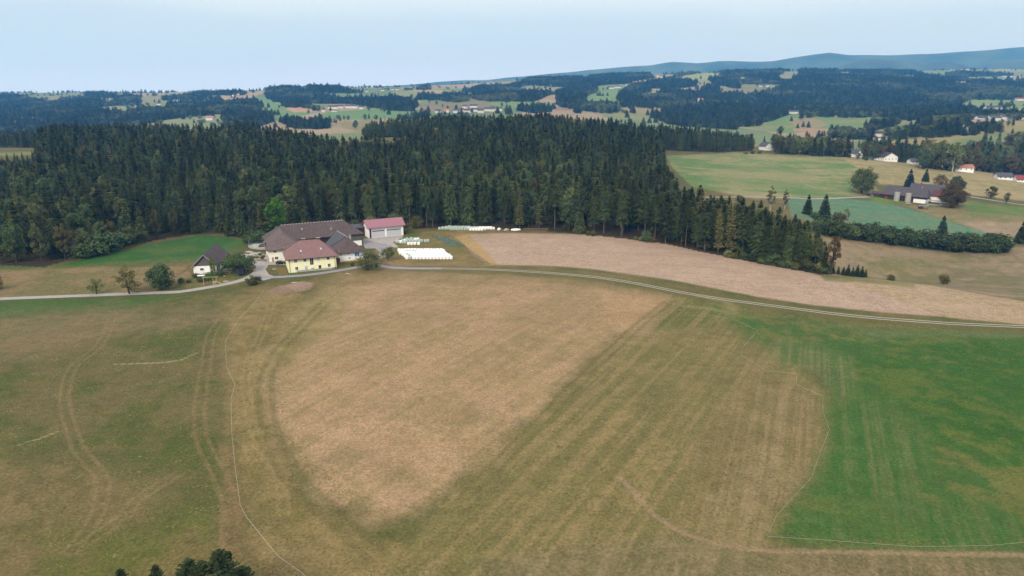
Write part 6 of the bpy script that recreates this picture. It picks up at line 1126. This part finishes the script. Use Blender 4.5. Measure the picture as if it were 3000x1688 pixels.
FARH = [('L', 1340, 330, 26, 'g'), ('L', 1595, 306, 30, 'b'), ('L', 1700, 292, 34, 'b'), ('L', 1765, 272, 60, 'g'), ('L', 1915, 287, 44, 'o'), ('L', 1992, 288, 36, 'g'), ('L', 2350, 215, 24, 'b'), ('L', 2402, 202, 36, 'r'), ('L', 2105, 456, 70, 'o'), ('L', 150, 497, 50, 'b'), ('L', 375, 472, 90, 'g'), ('L', 470, 482, 40, 'b'), ('L', 940, 213, 26, 'g'), ('L', 2000, 216, 40, 'g'),
 ('C', 945, 410, 90, 'b'), ('C', 1020, 404, 50, 'b'), ('C', 1130, 403, 120, 'b'), ('C', 955, 440, 60, 'g'), ('C', 1230, 413, 36, 'g'), ('C', 850, 440, 30, 'b'), ('C', 2000, 452, 50, 'g'), ('C', 2090, 448, 46, 'o'), ('C', 2190, 450, 60, 'b'), ('C', 2240, 443, 50, 'g'), ('C', 2300, 450, 60, 'b'), ('C', 2380, 440, 60, 'g'), ('C', 2440, 445, 40, 'b'), ('C', 2500, 432, 60, 'b'), ('C', 2545, 436, 40, 'g'), ('C', 2360, 400, 70, 'd'), ('C', 2270, 406, 40, 'b'), ('C', 840, 341, 44, 'g'), ('C', 770, 331, 30, 'r'), ('C', 1285, 241, 20, 'g'), ('C', 1440, 231, 26, 'g'), ('C', 1545, 222, 26, 'b'), ('C', 1590, 221, 24, 'g'), ('C', 2420, 292, 36, 'g'), ('C', 1105, 228, 20, 'b'),
 ('R', 15, 462, 30, 'g'), ('R', 30, 622, 60, 'g'), ('R', 100, 606, 60, 'b'), ('R', 200, 602, 80, 'b'), ('R', 150, 590, 50, 'g'), ('R', 1410, 372, 60, 'g'), ('R', 1345, 380, 50, 'b'), ('R', 1500, 349, 34, 'b'), ('R', 1800, 262, 50, 'o'), ('R', 1860, 266, 40, 'b'), ('R', 1672, 551, 50, 'b'), ('R', 1725, 552, 30, 'g'), ('R', 2280, 212, 70, 'b'), ('R', 2370, 209, 60, 'r'), ('R', 2240, 502, 50, 'o'), ('R', 800, 520, 24, 'g'), ('R', 750, 352, 40, 'b'),
 ('Q', 370, 386, 30, 'g'), ('Q', 412, 384, 50, 'g'), ('Q', 260, 445, 24, 'g'), ('Q', 612, 612, 50, 'b'), ('Q', 660, 612, 50, 'd'), ('Q', 708, 604, 60, 'd'), ('Q', 1118, 786, 50, 'r'), ('Q', 1345, 806, 60, 'd'), ('Q', 1382, 832, 90, 'g'), ('Q', 1540, 224, 24, 'b'), ('Q', 2000, 250, 44, 'g'), ('Q', 2090, 246, 60, 'b'), ('Q', 2180, 680, 80, 'g'), ('Q', 2230, 672, 70, 'd'), ('Q', 2350, 672, 90, 'g'), ('Q', 2490, 664, 150, 'g'), ('Q', 2200, 722, 56, 'o'), ('Q', 2120, 750, 60, 'd'), ('Q', 2135, 772, 40, 'g'), ('Q', 2340, 578, 120, 'd'), ('Q', 2550, 502, 50, 'r'), ('Q', 2440, 305, 60, 'g'), ('Q', 2000, 760, 30, 'b')]
M_WHF = mat('pale_render', (.56, .56, .55), var=.1, scale=.3)
RN = {'g': 'grey', 'b': 'brown', 'o': 'salmon', 'r': 'red', 'd': 'dark'}
def loc_name(px, py):
    if px > 2780 and py > 335: return 'above the right slope wood'
    if px < 260: return 'in the valley at the far left'
    if px < 760: return 'on the left far ridge'
    if px < 1000 and py > 290: return 'in the farm cluster on the far green slope'
    if 1250 < px < 1480 and py > 290: return 'in the far valley village'
    if px < 1250: return 'along the far middle ridge'
    if px < 1480: return 'on the ridge above the village'
    if px < 1850: return 'on the wooded far hill'
    if px < 2110: return 'on the upper right far hills'
    if px < 2420: return 'in the clearing left of the blue wood'
    if px < 2700: return 'in the hollow beyond the hamlet'
    return 'on the far right fields'
for i, (k_, a, b_, wz, rk) in enumerate(FARH):
    (s_, ox, oy) = SS[k_]; px, py = ox+a*s_, oy+b_*s_; x, y, z = wpt(px, py)
    D = math.hypot(x, y); w_ = max(7, min(44, wz*s_/FPX*D)); d_ = 10 if w_ < 22 else 13; h_ = 3.2 if (k_, a) in (('C', 955), ('Q', 1382), ('Q', 2180)) else 5.6; an = R(((i*53) % 30)-15)
    root, rf, ze, sl = house('farm_building', (x-w_/2*math.cos(an), y-w_/2*math.sin(an), float(ground_z(x, y))), an, w_, d_, h_, h_+(3.4 if h_ > 4 else .6), M_WHF, ROOFS[rk], ('long ' if w_ > 24 else 'small ' if w_ < 12 else '')+'white building with '+RN[rk]+' roof '+loc_name(px, py), 'house', ov=.5, group='far white buildings', sink=5)
# ------------------------------------------------------------------ haze
hb = MB(); hb.box(-8800, -500, -140, 8800, 8600, 640); 
hm = bpy.data.materials.new('haze'); hm.use_nodes = True; ht = hm.node_tree; ht.nodes.clear()
ho = ht.nodes.new('ShaderNodeOutputMaterial'); hv = ht.nodes.new('ShaderNodeVolumePrincipled')
hv.inputs['Color'].default_value = (0.11, 0.44, 1.0, 1); hv.inputs['Density'].default_value = 0.00011; hv.inputs['Absorption Color'].default_value = (0.8, 0.8, 0.8, 1); hv.inputs['Anisotropy'].default_value = 0.1
ht.links.new(hv.outputs[0], ho.inputs['Volume'])
hz = hb.build('haze', hm); tag(hz, kind='stuff')
